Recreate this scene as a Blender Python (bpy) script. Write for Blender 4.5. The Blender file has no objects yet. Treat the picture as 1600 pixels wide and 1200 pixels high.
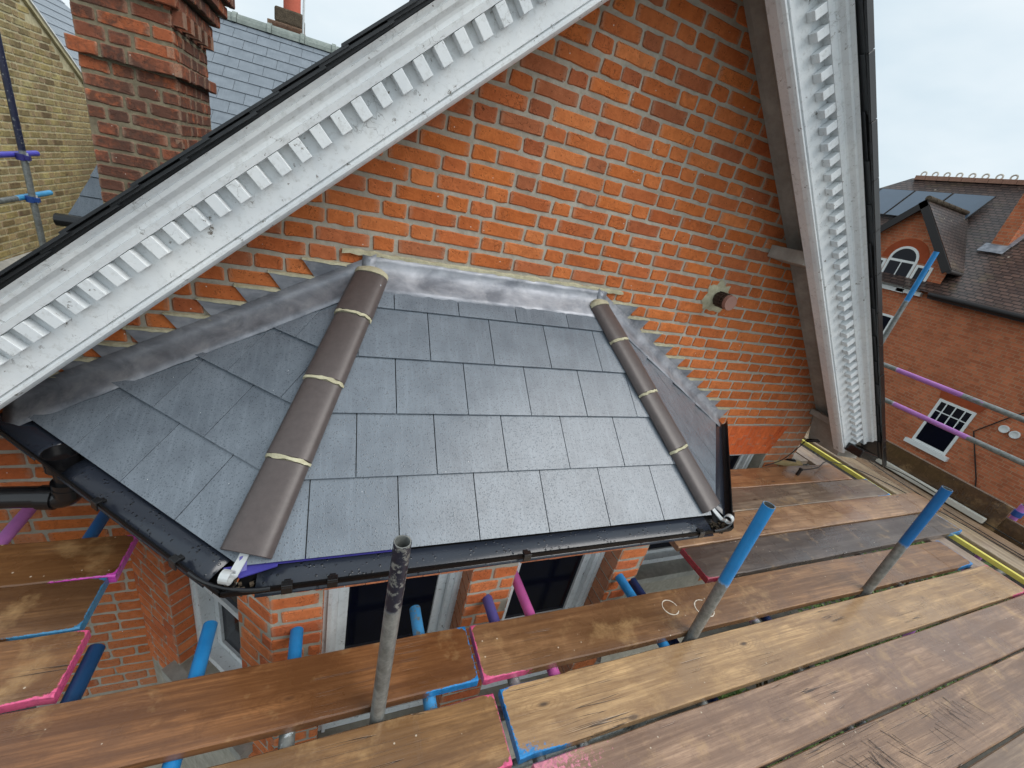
import bpy, math, random
from mathutils import Vector, Matrix

random.seed(7)
sc = bpy.context.scene
R = math.radians

# ------------------------------------------------------------------ camera
CAM = Vector((0.0, -2.10, 1.68))
RX = Vector((0.91917769, -0.33181132, 0.21216414))      # right
RY = Vector((0.04121727, -0.45469956, -0.88969065))     # down
RZ = Vector((0.39168037, 0.82652862, -0.40427334))      # forward
FOC = 662.99 / 1600.0
cd = bpy.data.cameras.new("camera")
cam = bpy.data.objects.new("camera", cd)
sc.collection.objects.link(cam)
cd.sensor_fit = 'HORIZONTAL'
cd.sensor_width = 36.0
cd.lens = 36.0 * FOC
cd.clip_start = 0.05
cd.clip_end = 2000.0
m = Matrix.Identity(4)
for i in range(3):
    m[i][0] = RX[i]; m[i][1] = -RY[i]; m[i][2] = -RZ[i]; m[i][3] = CAM[i]
cam.matrix_world = m
sc.camera = cam
sc.view_settings.view_transform = 'Standard'
sc.view_settings.look = 'None'
sc.view_settings.exposure = 0.50
sc.view_settings.gamma = 1.0
sc.cycles.max_bounces = 6; sc.cycles.diffuse_bounces = 3; sc.cycles.glossy_bounces = 3; sc.cycles.transmission_bounces = 2
sc.cycles.use_adaptive_sampling = True; sc.cycles.adaptive_threshold = 0.02

# ------------------------------------------------------------------ world: pale overcast
SUN_EL, SUN_AZ = R(47), R(130)      # azimuth measured clockwise from +Y
w = bpy.data.worlds.new("World"); sc.world = w; w.use_nodes = True
nt = w.node_tree; nt.nodes.clear()
wo = nt.nodes.new('ShaderNodeOutputWorld'); bg = nt.nodes.new('ShaderNodeBackground')
sky = nt.nodes.new('ShaderNodeTexSky'); sky.sky_type = 'NISHITA'; sky.sun_disc = False
sky.sun_elevation = SUN_EL; sky.sun_rotation = SUN_AZ
sky.air_density = 1.0; sky.dust_density = 3.0
tc = nt.nodes.new('ShaderNodeTexCoord'); mp = nt.nodes.new('ShaderNodeMapping')
mp.inputs['Scale'].default_value = (1.0, 1.0, 2.6)
no = nt.nodes.new('ShaderNodeTexNoise'); no.inputs['Scale'].default_value = 2.2
no.inputs['Detail'].default_value = 5.0; no.inputs['Roughness'].default_value = 0.5
rp = nt.nodes.new('ShaderNodeValToRGB')
rp.color_ramp.elements[0].position = 0.30; rp.color_ramp.elements[0].color = (0.58, 0.71, 0.79, 1)
rp.color_ramp.elements[1].position = 0.72; rp.color_ramp.elements[1].color = (0.90, 0.95, 0.97, 1)
sc10 = nt.nodes.new('ShaderNodeVectorMath'); sc10.operation = 'SCALE'; sc10.inputs['Scale'].default_value = 8.0
mx = nt.nodes.new('ShaderNodeMix'); mx.data_type = 'RGBA'; mx.inputs[0].default_value = 0.90
nt.links.new(tc.outputs['Generated'], mp.inputs['Vector']); nt.links.new(mp.outputs[0], no.inputs['Vector'])
nt.links.new(no.outputs['Fac'], rp.inputs[0]); nt.links.new(rp.outputs[0], sc10.inputs[0])
nt.links.new(sky.outputs[0], mx.inputs[6]); nt.links.new(sc10.outputs[0], mx.inputs[7])
nt.links.new(mx.outputs[2], bg.inputs['Color']); bg.inputs['Strength'].default_value = 0.10
nt.links.new(bg.outputs[0], wo.inputs['Surface'])

sl = bpy.data.lights.new("sun", 'SUN'); sl.energy = 1.5; sl.angle = R(40); sl.color = (1.0, 0.97, 0.93)
sun = bpy.data.objects.new("sun", sl); sc.collection.objects.link(sun)
sd = Vector((math.sin(SUN_AZ) * math.cos(SUN_EL), math.cos(SUN_AZ) * math.cos(SUN_EL), math.sin(SUN_EL)))
sun.rotation_euler = sd.to_track_quat('Z', 'Y').to_euler()
sun.location = (0, -6, 12)

# ------------------------------------------------------------------ helpers
def lin(r, g, b):
    f = lambda c: (c / 255 / 12.92) if c / 255 <= 0.04045 else ((c / 255 + 0.055) / 1.055) ** 2.4
    return (f(r), f(g), f(b), 1.0)

def proj(p):
    v = Vector(p) - CAM
    z = v.dot(RZ)
    if z < 0.05: return None
    return (0.5 + FOC * v.dot(RX) / z, 0.5 + FOC * v.dot(RY) / z * 4 / 3, z)

def link(o, parent=None):
    sc.collection.objects.link(o)
    if parent is not None:
        o.parent = parent
    return o

class MB:
    """collects verts and faces (world coordinates)"""
    def __init__(s): s.v = []; s.f = []; s.mi = []; s.a = []
    def add(s, vs, fs, mi=0, attr=None):
        k = len(s.v); s.v += [tuple(p) for p in vs]
        s.a += (attr if attr else [(0, 0, 0, 0)] * len(vs))
        for f in fs: s.f.append(tuple(i + k for i in f)); s.mi.append(mi)
        return s
    def box(s, a, b, mi=0):
        x0, y0, z0 = a; x1, y1, z1 = b
        return s.add([(x0,y0,z0),(x1,y0,z0),(x1,y1,z0),(x0,y1,z0),(x0,y0,z1),(x1,y0,z1),(x1,y1,z1),(x0,y1,z1)],
              [(0,3,2,1),(4,5,6,7),(0,1,5,4),(1,2,6,5),(2,3,7,6),(3,0,4,7)], mi)
    def obox(s, o, ux, uy, uz, mi=0):
        o, ux, uy, uz = Vector(o), Vector(ux), Vector(uy), Vector(uz)
        vs = [o, o+ux, o+ux+uy, o+uy, o+uz, o+ux+uz, o+ux+uy+uz, o+uy+uz]
        fs = [(0,3,2,1),(4,5,6,7),(0,1,5,4),(1,2,6,5),(2,3,7,6),(3,0,4,7)]
        if ux.cross(uy).dot(uz) < 0: fs = [tuple(reversed(f)) for f in fs]
        return s.add(vs, fs, mi)
    def prism(s, poly, ext, mi=0):
        """poly: list of 3d points, ext: extrusion vector"""
        poly = [Vector(p) for p in poly]; e = Vector(ext); n = len(poly)
        nn = Vector((0,0,0))
        for i in range(n): nn += poly[i].cross(poly[(i+1) % n])
        if nn.dot(e) > 0: poly = poly[::-1]
        vs = poly + [p + e for p in poly]
        fs = [tuple(range(n)), tuple(range(2*n-1, n-1, -1))]
        for i in range(n):
            j = (i+1) % n; fs.append((j, i, i+n, j+n))
        return s.add(vs, fs, mi)
    def sweep(s, rings, mi=0, closed=True, caps=True, attrs=None):
        n = len(rings[0]); vs = []; fs = []; at = []
        for k, r_ in enumerate(rings):
            vs += list(r_); at += [attrs[k]] * n if attrs else [(0,0,0,0)] * n
        for k in range(len(rings)-1):
            for i in range(n if closed else n-1):
                j = (i+1) % n
                fs.append((k*n+i, k*n+j, (k+1)*n+j, (k+1)*n+i))
        if caps and closed:
            fs.append(tuple(range(n-1, -1, -1))); fs.append(tuple((len(rings)-1)*n+i for i in range(n)))
        return s.add(vs, fs, mi, at)
    def tube(s, p0, p1, r, n=16, hollow=0.0, attrs=None, segs=1, mi=0):
        p0, p1 = Vector(p0), Vector(p1); d = (p1-p0).normalized()
        u = d.orthogonal().normalized(); v = d.cross(u)
        def ring(c, rr): return [c + (u*math.cos(2*math.pi*i/n) + v*math.sin(2*math.pi*i/n))*rr for i in range(n)]
        rings = [ring(p0 + (p1-p0)*k/segs, r) for k in range(segs+1)]
        at = [attrs(k/segs) for k in range(segs+1)] if attrs else None
        if hollow:
            ri = r - hollow; L = (p1-p0).length; dep = min(0.15, L*0.3)
            R2 = [ring(p0 + d*dep, ri), ring(p0, ri)] + rings + [ring(p1, ri), ring(p1 - d*dep, ri)]
            z = (0,0,0,0)
            at2 = ([z, z] + (at or [z]*len(rings)) + [z, z])
            s.sweep(R2, mi, True, False, at2)
            s.add(ring(p0 + d*dep, ri), [tuple(range(n-1, -1, -1))], mi); s.add(ring(p1 - d*dep, ri), [tuple(range(n))], mi)
        else:
            s.sweep(rings, mi, True, True, at)
        return s
    def path_tube(s, pts, r, n=10, mi=0):
        pts = [Vector(p) for p in pts]; rings = []
        pu = None
        for i, p in enumerate(pts):
            d = (pts[min(i+1, len(pts)-1)] - pts[max(i-1, 0)]).normalized()
            if pu is None: u = d.orthogonal().normalized()
            else: u = (pu - d*pu.dot(d)).normalized()
            pu = u; v = d.cross(u)
            rings.append([p + (u*math.cos(2*math.pi*k/n) + v*math.sin(2*math.pi*k/n))*r for k in range(n)])
        return s.sweep(rings, mi)
    def obj(s, name, mats, parent=None, origin=None, smooth=False, color=None, paint=False, bevel=0):
        me = bpy.data.meshes.new(name)
        o0 = Vector(origin) if origin is not None else Vector((0,0,0))
        me.from_pydata([tuple(Vector(p) - o0) for p in s.v], [], s.f)
        if not isinstance(mats, (list, tuple)): mats = [mats]
        for mm in mats: me.materials.append(mm)
        if any(s.mi): me.polygons.foreach_set('material_index', s.mi)
        if smooth:
            me.polygons.foreach_set('use_smooth', [True]*len(me.polygons))
            try: me.set_sharp_from_angle(angle=R(38))
            except Exception: pass
        if paint:
            ca = me.attributes.new('paint', 'FLOAT_COLOR', 'POINT')
            ca.data.foreach_set('color', [c for q in s.a for c in q])
        me.update()
        o = bpy.data.objects.new(name, me)
        o.location = o0
        if color: o.color = color
        link(o, parent)
        if bevel:
            b = o.modifiers.new('bevel', 'BEVEL'); b.width = bevel; b.segments = 2; b.limit_method = 'ANGLE'; b.angle_limit = R(35)
        return o

def tag(o, label=None, cat=None, group=None, kind=None):
    if label: o['label'] = label
    if cat: o['category'] = cat
    if group: o['group'] = group
    if kind: o['kind'] = kind
    return o

def root(name, loc, label, cat, group=None):
    o = bpy.data.objects.new(name, None); o.empty_display_size = 0.1
    sc.collection.objects.link(o); o.location = loc
    hub = o
    tag(o, label, cat, group)
    return o

def child(mb, name, mats, rt, **k):
    """a part under a root Empty, geometry given in world coordinates"""
    o = mb.obj(name, mats, None, **k)
    o.parent = rt; o.location = o.location - rt.location
    return o

# ------------------------------------------------------------------ node materials
class N:
    def __init__(s, name):
        s.m = bpy.data.materials.new(name); s.m.use_nodes = True
        s.t = s.m.node_tree; s.t.nodes.clear()
        s.out = s.t.nodes.new('ShaderNodeOutputMaterial')
        s.b = s.t.nodes.new('ShaderNodeBsdfPrincipled')
        s.t.links.new(s.b.outputs[0], s.out.inputs['Surface'])
        s.oi = None; s.tc = None
    def n(s, typ, **k):
        x = s.t.nodes.new(typ)
        for a, b in k.items(): setattr(x, a, b)
        return x
    def l(s, a, b): s.t.links.new(a, b)
    def info(s):
        if not s.oi: s.oi = s.n('ShaderNodeObjectInfo')
        return s.oi
    def coord(s, scale=(1,1,1), which='Object', rnd=True):
        if not s.tc: s.tc = s.n('ShaderNodeTexCoord')
        mp = s.n('ShaderNodeMapping'); mp.inputs['Scale'].default_value = scale
        s.l(s.tc.outputs[which], mp.inputs['Vector'])
        if rnd:
            mu = s.n('ShaderNodeVectorMath', operation='SCALE'); 
            cx = s.n('ShaderNodeCombineXYZ')
            s.l(s.info().outputs['Random'], cx.inputs[0]); s.l(s.info().outputs['Random'], cx.inputs[1]); s.l(s.info().outputs['Random'], cx.inputs[2])
            s.l(cx.outputs[0], mu.inputs[0]); mu.inputs['Scale'].default_value = 37.0
            s.l(mu.outputs[0], mp.inputs['Location'])
        return mp.outputs[0]
    def noise(s, vec, scale, detail=4, rough=0.55, dist=0.0):
        x = s.n('ShaderNodeTexNoise'); x.inputs['Scale'].default_value = scale; x.inputs['Detail'].default_value = detail
        x.inputs['Roughness'].default_value = rough; x.inputs['Distortion'].default_value = dist
        s.l(vec, x.inputs['Vector']); return x.outputs['Fac']
    def voro(s, vec, scale, feature='F1', rand=1.0):
        x = s.n('ShaderNodeTexVoronoi', feature=feature); x.inputs['Scale'].default_value = scale; x.inputs['Randomness'].default_value = rand
        s.l(vec, x.inputs['Vector']); return x
    def ramp(s, fac, p0, p1, c0=(0,0,0,1), c1=(1,1,1,1)):
        x = s.n('ShaderNodeValToRGB'); e = x.color_ramp.elements
        e[0].position = p0; e[1].position = p1; e[0].color = c0; e[1].color = c1
        s.l(fac, x.inputs[0]); return x.outputs[0]
    def mix(s, fac, a, b, blend='MIX'):
        x = s.n('ShaderNodeMix', data_type='RGBA', blend_type=blend)
        for sock, val in ((x.inputs[0], fac), (x.inputs[6], a), (x.inputs[7], b)):
            if hasattr(val, 'links'): s.l(val, sock)
            elif isinstance(val, (int, float)): sock.default_value = val if sock.type == 'VALUE' else (val, val, val, 1)
            else: sock.default_value = val
        return x.outputs[2]
    def math(s, op, a, b=0.0, clamp=False):
        x = s.n('ShaderNodeMath', operation=op); x.use_clamp = clamp
        for i, val in enumerate((a, b)):
            if hasattr(val, 'links'): s.l(val, x.inputs[i])
            else: x.inputs[i].default_value = val
        return x.outputs[0]
    def set(s, col=None, rough=None, metal=None, spec=None):
        for nm, val in (('Base Color', col), ('Roughness', rough), ('Metallic', metal), ('Specular IOR Level', spec)):
            if val is None: continue
            if hasattr(val, 'links'): s.l(val, s.b.inputs[nm])
            else: s.b.inputs[nm].default_value = val
    def bump(s, h, strength=0.3, dist=0.002):
        x = s.n('ShaderNodeBump'); x.inputs['Strength'].default_value = strength; x.inputs['Distance'].default_value = dist
        s.l(h, x.inputs['Height']); s.l(x.outputs[0], s.b.inputs['Normal']); return s

def mat_brick(name, dark=0.30, scale=1.0, soot=0.0):
    a = N(name)
    v = a.coord()
    rnd = a.n('ShaderNodeNewGeometry').outputs['Random Per Island']
    rr = a.math('FRACT', a.math('ADD', a.info().outputs['Random'], rnd))
    col = a.info().outputs['Color']
    dk = a.mix(1.0, col, (0.84, 0.79, 0.77, 1), 'MULTIPLY')
    lt = a.mix(1.0, col, (1.06, 1.10, 1.10, 1), 'MULTIPLY')
    c = a.mix(a.ramp(rr, 0.0, 1.0), dk, lt)
    n1 = a.noise(v, 26*scale, 3, 0.65)
    c = a.mix(a.ramp(n1, 0.30, 0.75), a.mix(1.0, c, (0.72, 0.66, 0.62, 1), 'MULTIPLY'), c)
    n2 = a.noise(v, 9*scale, 3)
    c = a.mix(a.math('MULTIPLY', a.ramp(n2, 0.66 - 0.16*dark, 0.80 - 0.12*dark), dark), c, (0.11, 0.058, 0.042, 1))
    if soot:
        gp = a.n('ShaderNodeNewGeometry').outputs['Position']
        s1 = a.noise(gp, 2.6, 4, 0.65); s2 = a.noise(gp, 30, 4, 0.7)
        sm_ = a.ramp(a.math('ADD', a.math('MULTIPLY', s1, 0.7), a.math('MULTIPLY', s2, 0.45)), 0.50, 0.62)
        c = a.mix(a.math('MULTIPLY', sm_, soot), c, (0.075, 0.048, 0.038, 1))
    # cement smeared over the arrises
    n4 = a.noise(v, 70*scale, 3, 0.7)
    g = a.tc.outputs['Generated']
    sx = a.n('ShaderNodeSeparateXYZ'); a.l(g, sx.inputs[0])
    e1 = a.math('ABSOLUTE', a.math('SUBTRACT', sx.outputs[0], 0.5)); e3 = a.math('ABSOLUTE', a.math('SUBTRACT', sx.outputs[2], 0.5))
    ed = a.math('MAXIMUM', a.math('ADD', e1, 0.03), e3)
    em = a.math('MULTIPLY', a.ramp(a.math('ADD', ed, a.math('MULTIPLY', n4, 0.22)), 0.53, 0.66), 0.55)
    c = a.mix(em, c, lin(176, 150, 128))
    # pits and paint specks
    vo = a.voro(v, 46*scale)
    c = a.mix(a.math('MULTIPLY', a.ramp(vo.outputs['Distance'], 0.10, 0.16, (1,1,1,1), (0,0,0,1)), 0.55), c, (0.05, 0.02, 0.015, 1))
    vw = a.voro(v, 17*scale)
    c = a.mix(a.ramp(vw.outputs['Distance'], 0.035, 0.05, (1,1,1,1), (0,0,0,1)), c, (0.72, 0.70, 0.64, 1))
    nc = a.noise(v, 19*scale, 2, 0.6, 2.2)
    ck = a.math('MULTIPLY', a.ramp(a.math('ABSOLUTE', a.math('SUBTRACT', nc, 0.5)), 0.006, 0.022, (1,1,1,1), (0,0,0,1)), a.ramp(a.noise(v, 13*scale, 2), 0.5, 0.6))
    c = a.mix(a.math('MULTIPLY', ck, 0.45), c, (0.06, 0.02, 0.012, 1))
    a.set(c, 0.88, 0, 0.25)
    wr = a.noise(v, 14*scale, 4, 0.7, 1.2)
    hh = a.math('SUBTRACT', a.math('ADD', a.math('MULTIPLY', n1, 0.6), wr), a.math('MULTIPLY', ck, 0.7))
    a.bump(hh, 0.6, 0.005)
    return a.m

def mat_rough(name, c0, c1, scale=20, rough=0.9, bump=0.4, bd=0.004, spec=0.3, rnd=True):
    a = N(name); v = a.coord(rnd=rnd)
    n1 = a.noise(v, scale, 6, 0.65); n2 = a.noise(v, scale*0.23, 4)
    c = a.mix(a.ramp(n1, 0.3, 0.7), c0, c1)
    c = a.mix(a.math('MULTIPLY', a.ramp(n2, 0.4, 0.7), 0.5), c, tuple(x*0.6 for x in c0[:3]) + (1,))
    a.set(c, rough, 0, spec); a.bump(n1, bump, bd); return a.m

def mat_paint_white(name):
    a = N(name); v = a.coord(rnd=False)
    base = a.mix(a.ramp(a.noise(v, 3.2, 5, 0.6), 0.35, 0.7), lin(220, 225, 228), lin(238, 241, 241))
    # grime
    base = a.mix(a.math('MULTIPLY', a.ramp(a.noise(v, 38, 5, 0.75), 0.52, 0.74), 0.45), base, lin(158, 158, 152))
    # cracks: thin network shown only in patches
    vd = a.n('ShaderNodeVectorMath', operation='ADD')
    nz = a.n('ShaderNodeTexNoise'); nz.inputs['Scale'].default_value = 22; nz.inputs['Detail'].default_value = 3
    a.l(v, nz.inputs['Vector']); sm = a.n('ShaderNodeVectorMath', operation='SCALE'); sm.inputs['Scale'].default_value = 0.06
    a.l(nz.outputs['Color'], sm.inputs[0]); a.l(v, vd.inputs[0]); a.l(sm.outputs[0], vd.inputs[1])
    cr = a.voro(vd.outputs[0], 30, 'DISTANCE_TO_EDGE')
    crk = a.ramp(cr.outputs['Distance'], 0.008, 0.024, (1,1,1,1), (0,0,0,1))
    patch = a.math('MULTIPLY', a.ramp(a.noise(v, 5.5, 3, 0.6), 0.58, 0.66), 0.6)
    mask = a.math('MULTIPLY', crk, patch)
    # flaked-off spots
    fl = a.math('MULTIPLY', a.ramp(a.noise(v, 34, 6, 0.75), 0.62, 0.65), a.ramp(a.noise(v, 7, 3), 0.44, 0.54))
    base = a.mix(mask, base, lin(140, 140, 136))
    base = a.mix(fl, base, lin(126, 120, 112))
    a.set(base, 0.45, 0, 0.4)
    h = a.math('SUBTRACT', a.math('MULTIPLY', a.noise(v, 40, 4), 0.35), a.math('ADD', mask, fl))
    a.bump(h, 0.6, 0.0025)
    return a.m

def mat_slate(name, c0, c1, rough=0.30, drops=True, scale=1.0):
    a = N(name); v = a.coord()
    rr = a.info().outputs['Random']
    c = a.mix(a.ramp(a.noise(v, 6*scale, 5, 0.6), 0.3, 0.7), c0, c1)
    c = a.mix(a.math('MULTIPLY', rr, 0.14), c, tuple(x*0.7 for x in c0[:3]) + (1,))
    st = a.noise(a.coord((60*scale, 4*scale, 4*scale)), 1.0, 3)
    c = a.mix(a.math('MULTIPLY', a.ramp(st, 0.5, 0.7), 0.18), c, tuple(min(1, x*1.5) for x in c1[:3]) + (1,))
    if drops:
        vo = a.voro(v, 105); d1 = a.ramp(vo.outputs['Distance'], 0.20, 0.34, (1,1,1,1), (0,0,0,1))
        gate = a.ramp(a.noise(v, 60, 2), 0.36, 0.52)
        d1 = a.math('MULTIPLY', d1, gate)
        v2 = a.voro(v, 190); d2 = a.math('MULTIPLY', a.ramp(v2.outputs['Distance'], 0.15, 0.35, (1,1,1,1), (0,0,0,1)), 0.7)
        d = a.math('MAXIMUM', d1, d2)
        c = a.mix(a.math('MULTIPLY', d, 0.52), c, tuple(x*0.28 for x in c0[:3]) + (1,))
        sp = a.voro(v, 14); wsp = a.ramp(sp.outputs['Distance'], 0.016, 0.024, (1,1,1,1), (0,0,0,1))
        c = a.mix(wsp, c, (0.65, 0.66, 0.66, 1))
        a.set(c, a.math('ADD', a.math('MULTIPLY', d, -0.15), rough), 0, 0.55)
        a.bump(a.math('ADD', d, a.math('MULTIPLY', a.noise(v, 160, 3), 0.3)), 0.35, 0.0012)
    else:
        a.set(c, rough, 0, 0.5); a.bump(a.noise(v, 60, 4), 0.2, 0.002)
    return a.m

def mat_lead(name):
    a = N(name); v = a.coord(rnd=False)
    c = a.mix(a.ramp(a.noise(a.coord((2.2, 2.2, 5), rnd=False), 2.0, 5, 0.6, 0.6), 0.36, 0.68), lin(112, 116, 124), lin(168, 171, 178))
    c = a.mix(a.math('MULTIPLY', a.ramp(a.noise(v, 8, 4, 0.7), 0.5, 0.75), 0.4), c, lin(200, 200, 202))
    a.set(c, a.ramp(a.noise(v, 11, 3), 0.3, 0.7, (0.42,)*3 + (1,), (0.62,)*3 + (1,)), 0.45, 0.5)
    a.bump(a.noise(v, 9, 4, 0.5, 0.3), 0.35, 0.008); return a.m

def mat_wood(name):
    a = N(name)
    hs = a.n('ShaderNodeHueSaturation'); hs.inputs['Saturation'].default_value = 0.95; hs.inputs['Value'].default_value = 0.98; a.l(a.info().outputs['Color'], hs.inputs['Color']); col = hs.outputs[0]
    v1 = a.coord((1.1, 16, 16)); v2 = a.coord((3.0, 75, 75)); v3 = a.coord((1, 1, 1))
    g1 = a.noise(v1, 1.0, 5, 0.6, 1.2); g2 = a.noise(v2, 1.0, 4, 0.65)
    c = a.mix(a.ramp(g1, 0.36, 0.64), a.mix(1.0, col, (0.52, 0.45, 0.39, 1), 'MULTIPLY'), a.mix(1.0, col, (1.22, 1.17, 1.06, 1), 'MULTIPLY'))
    g3 = a.noise(a.coord((5.0, 150, 150)), 1.0, 3, 0.7)
    c = a.mix(a.math('MULTIPLY', a.ramp(g3, 0.45, 0.68), 0.5), c, a.mix(1.0, col, (0.45, 0.37, 0.31, 1), 'MULTIPLY'))
    c = a.mix(a.math('MULTIPLY', a.ramp(g2, 0.42, 0.62), 0.62), c, a.mix(1.0, col, (0.48, 0.40, 0.34, 1), 'MULTIPLY'))
    # damp patches and bleached grey areas
    w1 = a.noise(v3, 3.1, 4, 0.6)
    c = a.mix(a.math('MULTIPLY', a.ramp(w1, 0.44, 0.60), 0.72), c, a.mix(1.0, col, (0.52, 0.47, 0.46, 1), 'MULTIPLY'))
    w2 = a.noise(v3, 5.3, 5, 0.65)
    c = a.mix(a.math('MULTIPLY', a.ramp(w2, 0.56, 0.74), 0.55), c, lin(196, 160, 112))
    w3 = a.noise(a.coord((5, 13, 5)), 1.0, 6, 0.72)
    c = a.mix(a.math('MULTIPLY', a.ramp(w3, 0.52, 0.66), 0.55), c, a.mix(1.0, col, (0.40, 0.33, 0.29, 1), 'MULTIPLY'))
    w4 = a.noise(v3, 38, 5, 0.75)
    c = a.mix(a.math('MULTIPLY', a.ramp(w4, 0.55, 0.72), 0.45), c, a.mix(1.0, col, (0.42, 0.35, 0.30, 1), 'MULTIPLY'))
    # growth rings around knots
    kn = a.voro(a.coord((1.5, 4.2, 1.0)), 1.6)
    kd = kn.outputs['Distance']
    c = a.mix(a.math('MULTIPLY', a.ramp(kd, 0.03, 0.075, (1,1,1,1), (0,0,0,1)), 0.85), c, (0.045, 0.028, 0.02, 1))
    rings = a.math('SINE', a.math('MULTIPLY', a.math('ADD', kd, a.math('MULTIPLY', g1, 0.25)), 110.0))
    c = a.mix(a.math('MULTIPLY', a.math('MULTIPLY', a.ramp(rings, 0.2, 0.9), a.ramp(kd, 0.06, 0.42, (1,1,1,1), (0,0,0,1))), 0.42), c, a.mix(1.0, col, (0.42, 0.34, 0.28, 1), 'MULTIPLY'))
    # long checks
    ck = a.noise(a.coord((0.9, 42, 8)), 1.0, 2, 0.4)
    ckm = a.ramp(a.math('ABSOLUTE', a.math('SUBTRACT', ck, 0.5)), 0.004, 0.012, (1,1,1,1), (0,0,0,1))
    ckm = a.math('MULTIPLY', ckm, a.ramp(a.noise(v3, 2.3, 2), 0.57, 0.64))
    c = a.mix(a.math('MULTIPLY', ckm, 0.8), c, (0.03, 0.018, 0.012, 1))
    # scuffs across the grain and splashes of paint or plaster
    sc_ = a.noise(a.coord((60, 2.4, 8)), 1.0, 2, 0.4)
    scm = a.math('MULTIPLY', a.ramp(sc_, 0.72, 0.75), a.ramp(a.noise(v3, 4.0, 2), 0.60, 0.66))
    c = a.mix(a.math('MULTIPLY', scm, 0.7), c, (0.04, 0.028, 0.02, 1))
    sp = a.voro(v3, 19); spm = a.math('MULTIPLY', a.ramp(sp.outputs['Distance'], 0.045, 0.07, (1,1,1,1), (0,0,0,1)), a.ramp(a.noise(v3, 2.0, 2), 0.44, 0.50))
    c = a.mix(a.math('MULTIPLY', spm, 0.75), c, lin(214, 200, 178))
    # painted ends
    at = a.n('ShaderNodeAttribute', attribute_name='paint')
    pm = a.ramp(a.math('ADD', at.outputs['Alpha'], a.math('MULTIPLY', a.math('SUBTRACT', a.noise(v3, 55, 5, 0.75), 0.5), 0.8)), 0.47, 0.55)
    pc = a.mix(a.ramp(a.noise(v3, 60, 3), 0.45, 0.75), at.outputs['Color'], a.mix(1.0, at.outputs['Color'], (0.55, 0.55, 0.6, 1), 'MULTIPLY'))
    c = a.mix(pm, c, pc)
    a.set(c, a.ramp(w1, 0.36, 0.66, (0.48,)*3 + (1,), (0.18,)*3 + (1,)), 0, 0.55)
    a.b.inputs['Coat Weight'].default_value = 0.4; a.b.inputs['Coat Roughness'].default_value = 0.16
    h = a.math('ADD', a.math('MULTIPLY', g2, 0.6), a.math('ADD', a.math('MULTIPLY', g1, 0.5), a.math('MULTIPLY', a.math('ADD', ckm, scm), -1.2)))
    a.bump(h, 0.5, 0.003); return a.m

def mat_tube(name):
    a = N(name); v = a.coord()
    zinc = a.mix(a.ramp(a.noise(v, 30, 5, 0.7), 0.3, 0.7), lin(104, 108, 106), lin(158, 161, 158))
    zinc = a.mix(a.math('MULTIPLY', a.ramp(a.noise(v, 8, 4), 0.55, 0.75), 0.5), zinc, lin(92, 84, 74))
    at = a.n('ShaderNodeAttribute', attribute_name='paint')
    nn = a.noise(v, 42, 6, 0.72)
    m_ = a.ramp(a.math('ADD', at.outputs['Alpha'], a.math('MULTIPLY', a.math('SUBTRACT', nn, 0.5), 1.6)), 0.47, 0.52)
    pc = a.mix(a.math('MULTIPLY', a.ramp(a.noise(v, 14, 4), 0.4, 0.7), 0.45), at.outputs['Color'], a.mix(1.0, at.outputs['Color'], (0.6, 0.62, 0.7, 1), 'MULTIPLY'))
    c = a.mix(m_, zinc, pc)
    a.set(c, 0.42, a.math('MULTIPLY', a.math('SUBTRACT', 1.0, m_), 0.45), 0.5)
    a.bump(a.math('ADD', a.math('MULTIPLY', m_, 0.4), a.noise(v, 120, 3)), 0.25, 0.0015); return a.m

def mat_plain(name, col, rough=0.5, metal=0.0, spec=0.5, var=0.25, scale=12, bump=0.15):
    a = N(name); v = a.coord()
    n = a.noise(v, scale, 5, 0.65)
    c = a.mix(a.math('MULTIPLY', a.ramp(n, 0.35, 0.7), var), col, tuple(x*0.45 for x in col[:3]) + (1,))
    a.set(c, rough, metal, spec); a.bump(n, bump, 0.002); return a.m

def mat_pvc(name, col, rough=0.28, spec=0.6):
    a = N(name); v = a.coord(rnd=False)
    vo = a.voro(v, 62); g = a.ramp(a.noise(v, 20, 2), 0.46, 0.54)
    d = a.math('MULTIPLY', a.ramp(vo.outputs['Distance'], 0.18, 0.30, (1,1,1,1), (0,0,0,1)), g)
    c = a.mix(d, col, tuple(x*0.25 for x in col[:3]) + (1,))
    c = a.mix(a.math('MULTIPLY', a.ramp(a.noise(v, 4, 4, 0.6), 0.5, 0.75), 0.3), c, tuple(min(1, x*1.8) for x in col[:3]) + (1,))
    a.set(c, a.math('ADD', a.math('MULTIPLY', d, -0.1), rough), 0, spec); a.bump(d, 0.5, 0.002); return a.m

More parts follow.
